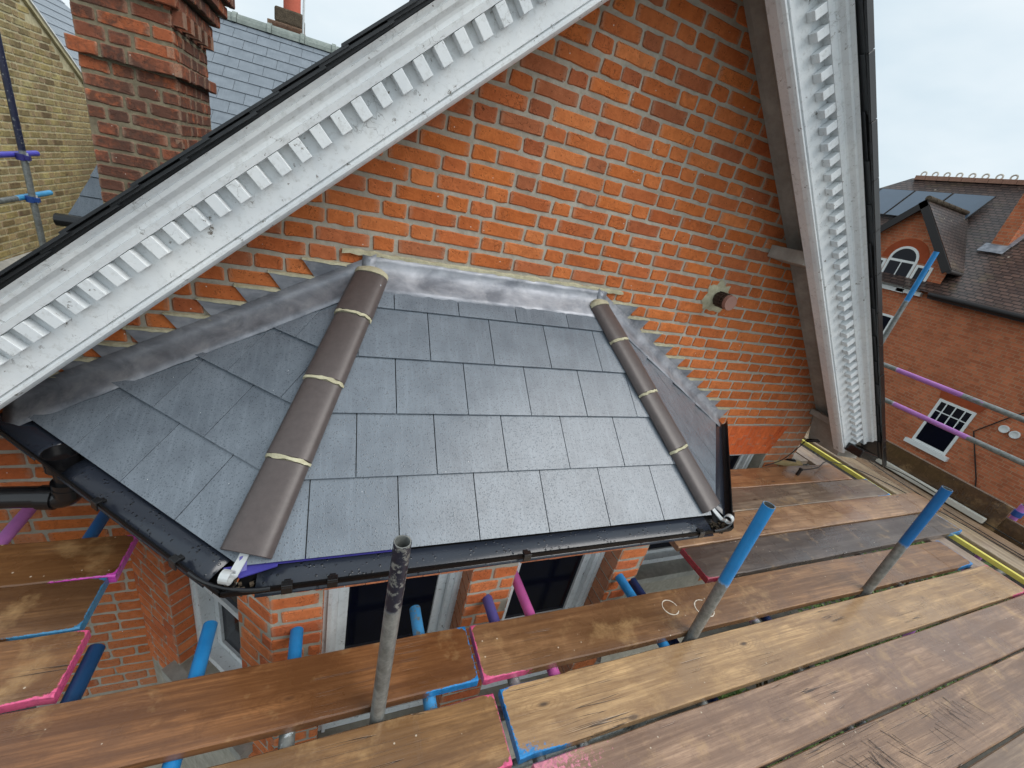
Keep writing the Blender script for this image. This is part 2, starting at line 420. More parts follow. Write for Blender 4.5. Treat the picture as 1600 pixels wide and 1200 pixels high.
def mat_tiles_far(name):
    """plain clay tiles too far off to pick apart: rows with relief"""
    a = N(name); v = a.coord(rnd=False, which='UV')
    br = a.n('ShaderNodeTexBrick'); br.offset = 0.5
    br.inputs['Scale'].default_value = 1.0; br.inputs['Mortar Size'].default_value = 0.012; br.inputs['Brick Width'].default_value = 0.17
    br.inputs['Row Height'].default_value = 0.10; br.inputs['Mortar Smooth'].default_value = 0.3
    br.inputs['Color1'].default_value = lin(92, 72, 64); br.inputs['Color2'].default_value = lin(60, 48, 45); br.inputs['Mortar'].default_value = lin(24, 20, 19)
    a.l(v, br.inputs['Vector'])
    c = a.mix(a.math('MULTIPLY', a.ramp(a.noise(v, 1.4, 5, 0.7), 0.55, 0.72), 0.6), br.outputs['Color'], lin(104, 92, 62))
    wv = a.voro(v, 2.6); c = a.mix(a.ramp(wv.outputs['Distance'], 0.05, 0.08, (1,1,1,1), (0,0,0,1)), c, lin(176, 168, 150))
    a.set(c, 0.38, 0, 0.5)
    sx = a.n('ShaderNodeSeparateXYZ'); a.l(v, sx.inputs[0])
    saw = a.math('FRACT', a.math('DIVIDE', sx.outputs[1], 0.10))
    a.bump(a.math('SUBTRACT', a.math('MULTIPLY', br.outputs['Fac'], -1.0), saw), 0.9, 0.03); return a.m

def mat_brick_far(name, c1, c2, mort, bw=0.225, rh=0.075):
    a = N(name); v = a.coord(rnd=False, which='UV')
    br = a.n('ShaderNodeTexBrick'); br.offset = 0.5; br.squash = 0.5; br.squash_frequency = 2
    br.inputs['Scale'].default_value = 1.0; br.inputs['Mortar Size'].default_value = 0.007; br.inputs['Brick Width'].default_value = bw
    br.inputs['Row Height'].default_value = rh; br.inputs['Color1'].default_value = c1; br.inputs['Color2'].default_value = c2; br.inputs['Mortar'].default_value = mort
    a.l(v, br.inputs['Vector'])
    c = a.mix(a.math('MULTIPLY', a.ramp(a.noise(v, 1.1, 5, 0.65), 0.45, 0.72), 0.55), br.outputs['Color'], tuple(x*0.5 for x in c2[:3]) + (1,))
    c = a.mix(a.math('MULTIPLY', a.ramp(a.noise(v, 6, 4, 0.7), 0.5, 0.7), 0.35), c, tuple(min(1, x*1.3) for x in c1[:3]) + (1,))
    a.set(c, 0.9, 0, 0.2); a.bump(a.math('MULTIPLY', br.outputs['Fac'], -1.0), 0.7, 0.01); return a.m

M = dict(
    brick=mat_brick('red_brick'),
    brick_new=mat_brick('orange_brick', 0.12),
    brick_old=mat_brick('weathered_brick', 0.5, 1.0, 0.8),
    brick_stock=mat_brick('stock_brick', 0.6, 1.0, 0.45),
    rubbed=mat_brick('rubbed_brick', 0.05),
    mortar=mat_rough('mortar', lin(164, 158, 144), lin(190, 184, 170), 30, 0.95, 0.6, 0.006, rnd=False),
    mortar_old=mat_rough('sooty_mortar', lin(112, 102, 84), lin(150, 140, 116), 30, 0.95, 0.6, 0.006, rnd=False),
    mortar_pale=mat_rough('lime_mortar', lin(172, 166, 138), lin(205, 200, 172), 36, 0.95, 0.7, 0.006),
    mortar_stock=mat_rough('buff_mortar', lin(176, 168, 136), lin(206, 198, 164), 25, 0.95, 0.6, 0.006, rnd=False),
    white=mat_paint_white('flaking_white_paint'),
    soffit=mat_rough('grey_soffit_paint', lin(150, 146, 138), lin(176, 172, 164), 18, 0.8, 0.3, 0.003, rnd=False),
    slate=mat_slate('wet_slate', lin(99, 107, 116), lin(120, 129, 138), 0.27),
    slate_far=mat_slate('slate_grey_blue', lin(106, 115, 124), lin(124, 133, 142), 0.35, False),
    slate_black=mat_slate('verge_slate', lin(36, 39, 42), lin(52, 55, 58), 0.4, False),
    lead=mat_lead('lead_sheet'),
    hip=mat_plain('brown_concrete', lin(86, 77, 75), 0.42, 0, 0.5, 0.35, 40, 0.3),
    wood=mat_wood('wet_scaffold_timber'),
    tube=mat_tube('scaffold_tube_steel'),
    pvc=mat_pvc('black_gutter_plastic', lin(9, 9, 11), 0.45, 0.2),
    pvc_tray=mat_pvc('eaves_tray_plastic', lin(40, 45, 55), 0.2),
    black=mat_plain('black_plastic', lin(20, 20, 22), 0.22, 0, 0.6, 0.2, 20, 0.05),
    galv=mat_plain('galvanised_iron', lin(205, 208, 208), 0.4, 0.3, 0.5, 0.2, 30),
    violet=mat_plain('violet_plastic', lin(70, 66, 150), 0.4, 0, 0.5, 0.35, 30),
    glass=mat_plain('dark_window_glass', lin(5, 9, 26), 0.08, 0, 0.22, 0.5, 3, 0.02),
    sill=mat_rough('painted_stone_sill', lin(160, 158, 150), lin(190, 188, 180), 22, 0.85, 0.4),
    terracotta=mat_plain('terracotta', lin(196, 104, 84), 0.8, 0, 0.3, 0.2, 14),
    ridge=mat_rough('lichened_ridge', lin(120, 130, 126), lin(150, 158, 152), 30, 0.85, 0.4),
    debris=mat_rough('gutter_silt', lin(70, 60, 50), lin(110, 98, 82), 60, 0.95, 0.9, 0.01),
    yellow=mat_plain('yellow_paint', lin(226, 212, 104), 0.5, 0, 0.4, 0.25, 25),
    cable=mat_plain('black_cable', lin(30, 30, 30), 0.5, 0, 0.4, 0.1),
    flue=mat_plain('brown_flue_plastic', lin(150, 112, 100), 0.5, 0, 0.4, 0.2),
    flue_dark=mat_plain('flue_grille', lin(66, 52, 44), 0.6, 0, 0.3, 0.3),
    far_tile=mat_tiles_far('far_clay_tiles'),
    far_brick=mat_brick_far('far_red_brick', lin(198, 118, 82), lin(170, 96, 66), lin(176, 138, 110)),
    far_rubbed=mat_plain('far_rubbed_brick', lin(160, 78, 48), 0.9, 0, 0.2, 0.3, 9),
    far_white=mat_plain('white_joinery', lin(226, 228, 226), 0.5, 0, 0.4, 0.15, 10),
    solar=mat_plain('solar_glass', lin(78, 96, 114), 0.12, 0, 0.6, 0.2, 2, 0.0),
    bargeblack=mat_plain('black_barge_paint', lin(34, 30, 30), 0.45, 0, 0.4, 0.2, 12),
    crest=mat_plain('crest_clay', lin(160, 122, 104), 0.85, 0, 0.3, 0.35, 14),
    paintmark=mat_plain('dried_plaster', lin(222, 212, 196), 0.9, 0, 0.2, 0.3, 60),
    paving=mat_rough('paving', lin(70, 68, 62), lin(96, 93, 86), 6, 0.9, 0.4, rnd=False),
    leaf=mat_plain('shrub_leaf', (0.10, 0.17, 0.035, 1), 0.5, 0, 0.4, 0.6, 9),
    stem=mat_plain('shrub_stem', (0.08, 0.055, 0.03, 1), 0.9, 0, 0.2, 0.3),
    chipwood=mat_rough('bare_timber', lin(196, 170, 120), lin(220, 198, 150), 20, 0.8, 0.3),
    render=mat_rough('cream_render', lin(206, 202, 190), lin(222, 218, 206), 12, 0.9, 0.3),
)

# ------------------------------------------------------------------ bricks
def brick_mesh(name, L, H, mat, seed, proud=0.005, jit=0.0034, cut=0.0045):
    rg = random.Random(seed)
    hx, hz = L/2, H/2
    ch = min(0.006, H*0.1)
    pts = [(-hx+ch, -hz), (-hx*0.3, -hz), (hx*0.35, -hz), (hx-ch, -hz), (hx, -hz+ch), (hx, hz-ch), (hx-ch, hz), (hx*0.3, hz), (-hx*0.35, hz), (-hx+ch, hz), (-hx, hz-ch), (-hx, -hz+ch)]
    pts = [(x + rg.uniform(-jit, jit), z + rg.uniform(-jit, jit)) for x, z in pts]
    n = len(pts); vs = []; fs = []
    for x, z in pts: vs.append((x, 0.03, z))
    for x, z in pts: vs.append((x, -proud*0.25, z))
    for x, z in pts:
        s_ = 1 - cut/abs(hx); t_ = 1 - cut/abs(hz)
        vs.append((x*s_, -proud + rg.uniform(-0.0012, 0.0012), z*t_))
    vs.append((rg.uniform(-.2, .2)*hx, -proud + rg.uniform(-0.001, 0.0015), 0))
    for i in range(n):
        j = (i+1) % n
        fs.append((i, j, n+j, n+i)); fs.append((n+i, n+j, 2*n+j, 2*n+i)); fs.append((2*n+i, 2*n+j, 3*n))
    me = bpy.data.meshes.new(name); me.from_pydata(vs, [], fs); me.materials.append(mat); me.update()
    return me

_bm = {}
def get_brick(L, H, matkey, k, **kw):
    key = (round(L, 3), round(H, 3), matkey, k)
    if key not in _bm:
        _bm[key] = brick_mesh('brick', L, H, M[matkey], int(L*9973) + int(H*7919)*3 + k*101 + len(matkey)*17, **kw)
    return _bm[key]

def bond_row(u0, u1, rg, below, S=0.222, Hd=0.104, J=0.0125, dbl=0.25):
    """one course of rough Flemish bond; returns (start, length) list and its joints"""
    out = []; x = u0 - rg.uniform(0, S); last = rg.choice('SH'); run = 0
    joints = []
    while x < u1:
        cand = 'H' if last == 'S' else ('H' if (run < 2 and rg.random() < dbl) else 'S')
        L = (S if cand == 'S' else Hd) + rg.uniform(-0.006, 0.006)
        e = x + L
        if any(abs(e + J/2 - b) < 0.03 for b in below):
            alt = 'S' if cand == 'H' else 'H'
            L2 = (S if alt == 'S' else Hd) + rg.uniform(-0.004, 0.004)
            if not any(abs(x + L2 + J/2 - b) < 0.03 for b in below): L, cand = L2, alt
        run = run + 1 if cand == 'H' else 0
        out.append((x, L)); x += L + J; joints.append(x - J/2); last = cand
    return out, joints

def lay(wallpart, org, ux, nrm, rows, keep, matkey, palette, limit=300, bedJ=0.0175, seed=3, clip=None, S=0.222, Hd=0.104, dbl=0.25, name_rest='brickwork_rest', proud=0.005):
    """lay bricks on a vertical plane. rows: list of (z0, z1, u0, u1). keep(u0,u1,z0,z1)->bool. Bricks become children of wallpart."""
    rg = random.Random(seed); org = Vector(org); ux = Vector(ux).normalized(); nrm = Vector(nrm).normalized()
    rot = math.atan2(nrm.x, -nrm.y)
    items = []; below = []
    for (z0, z1, a, b) in rows:
        row, below = bond_row(a, b, rg, below, S=S, Hd=Hd, dbl=dbl)
        for x, L in row:
            x0, x1 = max(x, a), min(x + L, b)
            if x1 - x0 < 0.025: continue
            if not keep(x0, x1, z0, z1): continue
            c = org + ux*((x0+x1)/2) + Vector((0, 0, (z0+z1)/2))
            p = proj(c)
            size = 0.0
            if p and -0.06 < p[0] < 1.06 and -0.06 < p[1] < 1.06:
                v = (CAM - c).normalized(); size = (x1-x0)*max(0.02, v.dot(nrm))/(p[2]**2)
            items.append((size, x1-x0, z1-z0-bedJ, c))
    items.sort(key=lambda t: -t[0])
    ind = [t for t in items if t[0] > 0][:limit]; rest = items[len(ind):]
    for i, (s_, L, H, c) in enumerate(ind):
        q = round(L / 0.008) * 0.008
        me = get_brick(q, round(H/0.004)*0.004, matkey, rg.randrange(3), proud=proud)
        o = bpy.data.objects.new('brick', me); link(o, wallpart)
        o.location = c + nrm*rg.uniform(-0.0015, 0.0015) + Vector((0, 0, rg.uniform(-0.0012, 0.0012)))
        o.rotation_euler = (rg.uniform(-.006, .006), rg.uniform(-.006, .006), rot + rg.uniform(-.004, .004))
        o.color = rg.choice(palette)
    if rest:
        mb = MB(); rm = Matrix.Rotation(rot, 3, 'Z')
        for (s_, L, H, c) in rest:
            me = get_brick(round(L/0.008)*0.008, round(H/0.004)*0.004, matkey, rg.randrange(3), proud=proud)
            mb.add([c + rm @ vv.co for vv in me.vertices], [tuple(p.vertices) for p in me.polygons])
        o = mb.obj(name_rest, M[matkey], wallpart, color=palette[0]); o['kind'] = 'stuff'
    return len(ind), len(rest)

RED = [lin(217, 126, 72), lin(213, 122, 68), lin(221, 132, 78), lin(207, 116, 68), lin(217, 124, 66), lin(186, 112, 76), lin(221, 128, 70), lin(209, 120, 72), lin(198, 116, 76)]
NEWB = [lin(224, 128, 78), lin(218, 122, 74), lin(228, 134, 84), lin(214, 120, 78)]
OLD = [lin(176, 104, 74), lin(160, 98, 74), lin(184, 106, 72), lin(146, 92, 72), lin(170, 102, 76), lin(190, 110, 74)]
STOCK = [lin(186, 172, 118), lin(170, 156, 108), lin(198, 184, 128), lin(152, 138, 100), lin(190, 178, 130)]

# ================================================================== SETTING
GZ = -3.3
g = MB().add([(-60, -60, GZ), (90, -60, GZ), (90, 90, GZ), (-60, 90, GZ)], [(0, 1, 2, 3)]).obj('ground', M['paving'])
tag(g, kind='structure')

# ================================================================== GABLED HOUSE
COURSE = 0.0775
Z0 = 0.371
APX, APZ = 1.368, 2.825                         # apex of the lower edge of the bargeboards
pl, pr_ = math.atan(0.908), math.atan(0.968)
DL = Vector((-math.cos(pl), 0, -math.sin(pl))); ML = Vector((-math.sin(pl), 0, math.cos(pl)))
DR = Vector((math.cos(pr_), 0, -math.sin(pr_))); MR = Vector((math.sin(pr_), 0, math.cos(pr_)))
AP = Vector((APX, 0, APZ))
house = root('gable_house', (1.3, 0.1, GZ), 'red brick house gable with dentilled white bargeboards and stepped lead flashing', 'house')
XL, XR = -1.50, 4.0
def rake_z(x, h=0.0):
    if x < APX: return APZ + (x-APX)*0.908 + h/math.cos(pl)
    return APZ - (x-APX)*0.968 + h/math.cos(pr_)

wall = MB()
ap_h = APZ + 0.30
wall.prism([(XL, .005, 0.07), (XR, .005, 0.07), (XR, .005, rake_z(XR, .22)), (APX, .005, ap_h), (XL, .005, rake_z(XL, .22))], (0, .24, 0))
wall.box((XL, .005, GZ), (2.72, .245, .07)); wall.box((3.61, .005, GZ), (XR, .245, .07)); wall.box((2.72, .005, GZ), (3.61, .245, -1.35))
wallp = child(wall, 'gable_wall', M['mortar'], house)

def cant_line(x):   # height of bay roof on the wall
    if x < 0.17: return 1.217 - (0.17 - x)*0.5627
    if x > 1.385: return 1.217 - (x - 1.385)*0.5627
    return 1.217
def keep_gable(u0, u1, z0, z1):
    um, zm = (u0+u1)/2, (z0+z1)/2
    if zm > rake_z(um, .26): return False
    if zm < cant_line(um) - .05 and zm > 0.45: return False
    return zm > -1.7
rows = []
for i in range(-25, int((3.1 - Z0)/COURSE)):
    z0, z1 = Z0 + i*COURSE, Z0 + (i+1)*COURSE; zm = (z0+z1)/2
    if zm > .45: rows.append((z0, z1, XL, XR))
    else:
        rows.append((z0, z1, XL, -.925)); a_, b_ = 2.72, 3.61
        if zm > .37: rows.append((z0, z1, 2.37, XR)); continue
        if zm > .07: b_ = 3.607 + (zm-.075)/.292*.095; a_ = 2.93 - (zm-.075)/.292*.09
        rows.append((z0, z1, 2.37, a_ - .008)); rows.append((z0, z1, b_ + .008, XR))
lay(wallp, (0, .005, 0), (1, 0, 0), (0, -1, 0), rows, keep_gable, 'brick', RED, 300, seed=11, proud=.0055)

# gauged flat arch over the side window
am = MB()
archp = child(MB().prism([(2.84, .002, .371-.004), (3.70, .002, .371-.004), (3.605, .002, .075), (2.93, .002, .075)], (0, .1, 0)), 'window_arch', M['mortar'], house)
nv = 15
for i in range(nv):
    f0, f1 = i/nv, (i+1)/nv
    t0, t1 = 2.84 + .86*f0 + .0012, 2.84 + .86*f1 - .0012
    b0, b1 = 2.93 + .675*f0 + .001, 2.93 + .675*f1 - .001
    cuts = [0, .36 + .2*(i % 2), 1] if i % 3 else [0, .3, .66, 1]
    for c0, c1 in zip(cuts, cuts[1:]):
        c0 += .006; c1 -= .006
        zz = lambda c: .075 + (.367-.075)*c
        xx = lambda c, a, b: b + (a-b)*c
        mbk = MB().prism([(xx(c0, t0, b0), -.003, zz(c0)), (xx(c0, t1, b1), -.003, zz(c0)), (xx(c1, t1, b1), -.003, zz(c1)), (xx(c1, t0, b0), -.003, zz(c1))], (0, .03, 0))
        mbk.obj('brick', M['rubbed'], archp, color=random.choice([lin(226, 112, 60), lin(222, 106, 56), lin(230, 118, 66)]))

# side window under the arch
def sash(parent_root, org, ux, nrm, width, z0, z1, depth=0.09, sillz=None, frame=0.06, mid=True, name='window'):
    """painted sash window set back in an opening"""
    org, ux, nrm = Vector(org), Vector(ux).normalized(), Vector(nrm).normalized()
    b = org - nrm*depth; Z = Vector((0, 0, 1))
    mb = MB()
    t = 0.05
    def bar(u0, u1, za, zb, d0, d1):
        mb.obox(b + ux*u0 + Z*za - nrm*d1, ux*(u1-u0), nrm*(d1-d0), Z*(zb-za))
    bar(0, frame, z0, z1, -.0, .11); bar(width-frame, width, z0, z1, 0, .11)
    bar(frame, width-frame, z1-frame*.7, z1, 0, .11); bar(frame, width-frame, z0, z0+frame*.8, 0, .11)
    bar(frame*.35, frame*.62, z0, z1, -.012, .0); bar(width-frame*.62, width-frame*.35, z0, z1, -.012, 0)
    wn = child(mb, name, M['white'], parent_root)
    mb = MB()
    zm = z0 + (z1-z0)*.44
    i0, i1 = frame+.002, width-frame-.002
    s_ = .042
    bar2 = lambda u0, u1, za, zb, d0, d1: mb.obox(b + ux*u0 + Z*za - nrm*d1, ux*(u1-u0), nrm*(d1-d0), Z*(zb-za))
    for (za, zb, d) in ((zm+.001, z1-frame*.7-.002, .03), (z0+frame*.8+.002, zm-.001, .068)):
        bar2(i0, i0+s_, za, zb, d, d+.035); bar2(i1-s_, i1, za, zb, d, d+.035)
        bar2(i0+s_, i1-s_, za, za+s_, d, d+.035); bar2(i0+s_, i1-s_, zb-s_, zb, d, d+.035)
    mb.obj('sash', M['white'], wn)
    gb = MB()
    for (za, zb, d) in ((zm, z1-frame*.7, .045), (z0+frame*.8, zm, .083)):
        gb2 = MB().obox(b + ux*(i0+.03) + Z*(za+.03) - nrm*(d+.006), ux*(i1-i0-.06), nrm*.006, Z*(zb-za-.06))
        gb2.obj('pane', M['glass'], wn)
    sb = MB().obox(org + ux*(-.05) + Z*(z0-.07) - nrm*(depth+.1), ux*(width+.1), nrm*(depth+.16), Z*.068)
    sb.obj('sill', M['sill'], wn)
    return wn
sash(house, (2.73, 0, 0), (1, 0, 0), (0, -1, 0), .87, -1.28, .066, frame=.07)
rb = MB().box((2.7, .25, -1.4), (3.63, .28, .1)); child(rb, 'room_back', M['black'], house)

# bargeboards with dentils
prof = [(0, -.265), (0, -.315), (.006, -.334), (.013, -.345), (.021, -.346), (.028, -.339), (.031, -.333), (.034, -.345), (.168, -.345), (.168, -.387),
        (.188, -.392), (.190, -.384), (.203, -.385), (.212, -.390), (.219, -.401), (.225, -.411), (.237, -.414), (.239, -.408), (.246, -.416), (.255, -.424), (.256, -.265)]
def barge(D, Mn, length, nd, off):
    mb = MB(); rings = []
    for t in (None, length*.25, length*.5, length*.75, length):
        r_ = []
        for h, y in prof:
            if t is None:   # mitre at the apex
                p = AP + Mn*h; tt = (APX - p.x)/D.x; p = p + D*tt
            else: p = AP + D*t + Mn*h
            r_.append((p.x, y, p.z))
        rings.append(r_)
    if D.x < 0: rings = [r_[::-1] for r_ in rings]
    mb.sweep(rings)
    bb = child(mb, 'bargeboard', M['white'], house)
    for i in range(nd):
        t = off + i*.0806
        if t + .044 > length: break
        h0, h1 = .103 + random.uniform(-.001, .001), .1665
        p = AP + D*t
        d = MB().obox((p + Mn*h0).to_tuple()[:1] + (-.3865,) + ((p + Mn*h0).z,), D*.0385, Mn*(h1-h0), Vector((0, .0405, 0)))
        d.obj('dentil', M['white'], bb, bevel=0.002)
    return bb
blft = barge(DL, ML, 3.95, 49, .02)
brgt = barge(DR, MR, 3.62, 46, .03)
blft['label'] = 'left sloping bargeboard'; brgt['label'] = 'right sloping bargeboard'

# soffits, fillets and purlin ends
for D, Mn, ln in ((DL, ML, 3.9), (DR, MR, 3.55)):
    a0 = AP + Mn*.17; a0 = a0 + D*((APX - a0.x)/D.x)
    p0, p1 = a0, AP + Mn*.17 + D*ln
    sof = MB().prism([(p0.x, -.07, p0.z), (p1.x, -.07, p1.z), (p1.x, -.275, p1.z), (p0.x, -.275, p0.z)], Mn*.02)
    child(sof, 'soffit', M['soffit'], house)
    fi = MB(); q0 = AP + D*.25; q1 = AP + D*ln
    sec = [(.14, -.002), (.145, -.03), (.172, -.078), (.20, -.078), (.20, -.002)]
    rr = [[((q + Mn*h).x, y, (q + Mn*h).z) for h, y in sec] for q in (q0, (q0+q1)/2, q1)]
    if D.x > 0: rr = [r_[::-1] for r_ in rr]
    fi.sweep(rr); child(fi, 'soffit_fillet', M['soffit'], house)
pb = MB(); q = Vector((2.56, 0, 1.655))
pb.obox((2.555, -.265, 1.655), (.17, 0, -.015), (0, .262, 0), (.0, 0, .075)); child(pb, 'purlin_end', M['soffit'], house, bevel=.004)
kb = MB(); kb.obox((3.86, -.29, .50), (.34, 0, -.02), (0, .285, 0), (0, 0, .05)); child(kb, 'kneeler_ledge', M['soffit'], house, bevel=.004)
kb = MB(); kb.prism([(3.93, -.28, .485), (4.3, -.28, .47), (4.36, -.28, .20), (4.05, -.28, .24)], (0, .275, 0)); child(kb, 'kneeler_box', M['soffit'], house)

# roof slab and verge slates
for D, Mn, ln in ((DL, ML, 4.1), (DR, MR, 3.9)):
    a0 = AP + Mn*.258; a0 = a0 + D*((APX - a0.x)/D.x); b0 = AP + Mn*.258 + D*ln
    child(MB().prism([(a0.x, -.42, a0.z), (b0.x, -.42, b0.z), (b0.x, 5.2, b0.z), (a0.x, 5.2, a0.z)], Mn*.02), 'roof_slope', M['slate_black'], house)
    n_ = int(ln/.245)
    for i in range(n_):
        t0 = .12 + i*.245
        for lay_, (dh, dy) in enumerate(((.267, -.455), (.2625, -.444))):
            o_ = AP + D*(t0 + (.09 if lay_ else 0)) + Mn*(dh + (.006 if lay_ == 0 else 0))
            jy = random.uniform(-.008, .006)
            s_ = MB().obox((o_.x, dy + jy, o_.z), D*.262 + Mn*(.006), (0, .30, 0), Mn*.0075)
            child(s_, 'verge_slate', M['slate_black'], house)
    # black dry-verge strip closing the slate ends
    n_ = int(ln/.30)
    if D.x > 0:
        for i in range(n_):
            o_ = AP + D*(.1 + i*.30) + Mn*.262
            s_ = MB().obox((o_.x, -.464 + random.uniform(-.002, .002), o_.z), D*.297, (0, .012, 0), Mn*.036)
            child(s_, 'verge_cap', M['black'], house, bevel=.002)
# gutter stub at the foot of the right bargeboard
o_ = AP + DR*3.62
child(MB().obox((o_.x-.02, -.47, o_.z+.05), (.26, 0, -.06), (0, .16, 0), (0, 0, .07)), 'gutter_end', M['black'], house, bevel=.008)

# ================================================================== BAY WINDOW
EY, EZ = -0.97, 0.445
XA, XB = -0.2345, 1.787
PIT = R(38.5); CP, SP = math.cos(PIT), math.sin(PIT)
bay = root('bay_window', (.78, -.4, GZ), 'canted brick bay with wet slate hipped roof, brown hip tiles and black gutters', 'bay window')
HX = .9700*math.tan(R(22.5))
TL, TR = Vector((XA+HX, 0, EZ + .97*math.tan(PIT))), Vector((XB-HX, 0, EZ + .97*math.tan(PIT)))
EL, ER = Vector((XA, EY, EZ)), Vector((XB, EY, EZ))
CL, CR = Vector((XA-.97, 0, EZ)), Vector((XB+.97, 0, EZ))
s2 = math.sqrt(.5)
# three roof planes: origin, along-eave, up-slope, normal
planes = {
 'front': (EL, Vector((1, 0, 0)), Vector((0, CP, SP)), Vector((0, -SP, CP))),
 'left': (EL, Vector((-s2, s2, 0)), Vector((s2*CP, s2*CP, SP)), Vector((-s2*SP, -s2*SP, CP))),
 'right': (ER, Vector((s2, s2, 0)), Vector((-s2*CP, s2*CP, SP)), Vector((s2*SP, -s2*SP, CP))),
}
deck = MB()
off = lambda p: Vector(p) - Vector((0, 0, .004))
ym = Vector((0, -.004, 0))
deck.add([off(EL), off(ER), off(TR)+ym, off(TL)+ym, off(CL)+ym, off(CR)+ym], [(0, 1, 2, 3), (4, 0, 3), (1, 5, 2)])
deck.add([p - Vector((0, 0, .09)) for p in (EL + Vector((.03, .07, 0)), ER + Vector((-.03, .07, 0)), CR + Vector((-.1, -.004, 0)), CL + Vector((.1, -.004, 0)))], [(0, 3, 2, 1)])
roofp = child(deck, 'bay_roof', M['black'], bay)

def clip(poly, n, d):
    """keep n.p <= d"""
    out = []
    for i in range(len(poly)):
        a, b = poly[i], poly[(i+1) % len(poly)]
        da, db = n[0]*a[0]+n[1]*a[1]-d, n[0]*b[0]+n[1]*b[1]-d
        if da <= 0: out.append(a)
        if da*db < 0:
            t = da/(da-db); out.append((a[0]+(b[0]-a[0])*t, a[1]+(b[1]-a[1])*t))
    return out
def uv_of(pl_, P_): o, u, s_, n_ = pl_; d = Vector(P_)-o; return (d.dot(u), d.dot(s_))
ROWS = [.0, .262, .515, .768, 1.020, 1.30]
tops = {'front': [EL, ER, TR, TL], 'left': [CL, EL, TL], 'right': [ER, CR, TR]}
for key in ('front', 'left', 'right'):
    pl_ = planes[key]; o, u, s_, n_ = pl_
    tri = [uv_of(pl_, p) for p in tops[key]]
    ext = max(abs(a) for a, b in tri) + .5
    # half planes of the outline except the eave
    cen = (sum(a for a, b in tri)/len(tri), sum(b for a, b in tri)/len(tri))
    hp = []
    for i in range(len(tri)):
        a, b = tri[i], tri[(i+1) % len(tri)]
        if abs(a[1]) < 1e-3 and abs(b[1]) < 1e-3: continue
        nx, ny = b[1]-a[1], a[0]-b[0]; L = math.hypot(nx, ny); nx /= L; ny /= L
        d = nx*a[0]+ny*a[1]
        if nx*cen[0]+ny*cen[1] > d: nx, ny, d = -nx, -ny, -d
        hp.append((nx, ny, d + .0))
    for r_ in range(5):
        st = {'front': .4835 if r_ % 2 == 0 else .332, 'left': .313 if r_ % 2 == 0 else .165, 'right': .313 if r_ % 2 == 0 else .165}[key]
        x = st - 12*.3035
        while x < ext:
            s0, s1 = ROWS[r_], ROWS[r_+1] + .03
            poly = [(x+.002, s0), (x+.3015, s0), (x+.3015, s1), (x+.002, s1)]
            for nx, ny, d in hp: poly = clip(poly, (nx, ny), d) if poly else poly
            x += .3035
            if len(poly) < 3: continue
            ar = abs(sum(poly[i][0]*poly[(i+1) % len(poly)][1]-poly[(i+1) % len(poly)][0]*poly[i][1] for i in range(len(poly))))/2
            if ar < .0008: continue
            jt = random.uniform(-.0008, .0008)
            hh = lambda s: (.0115 + jt) * (1 - (s - s0)/(s1 - s0)) + .0015
            top = [o + u*a + s_*b + n_*(hh(b)+.0055) for a, b in poly]; bot = [o + u*a + s_*b + n_*hh(b) for a, b in poly]
            c0 = sum(top, Vector())/len(top)
            mb = MB(); n__ = len(poly)
            if (top[1]-top[0]).cross(top[2]-top[0]).dot(n_) < 0: top, bot = top[::-1], bot[::-1]
            mb.add(top + bot, [tuple(range(n__)), tuple(range(2*n__-1, n__-1, -1))] + [((i+1) % n__, i, i+n__, (i+1) % n__ + n__) for i in range(n__)])
            so = mb.obj('slate', M['slate'], roofp, origin=c0)

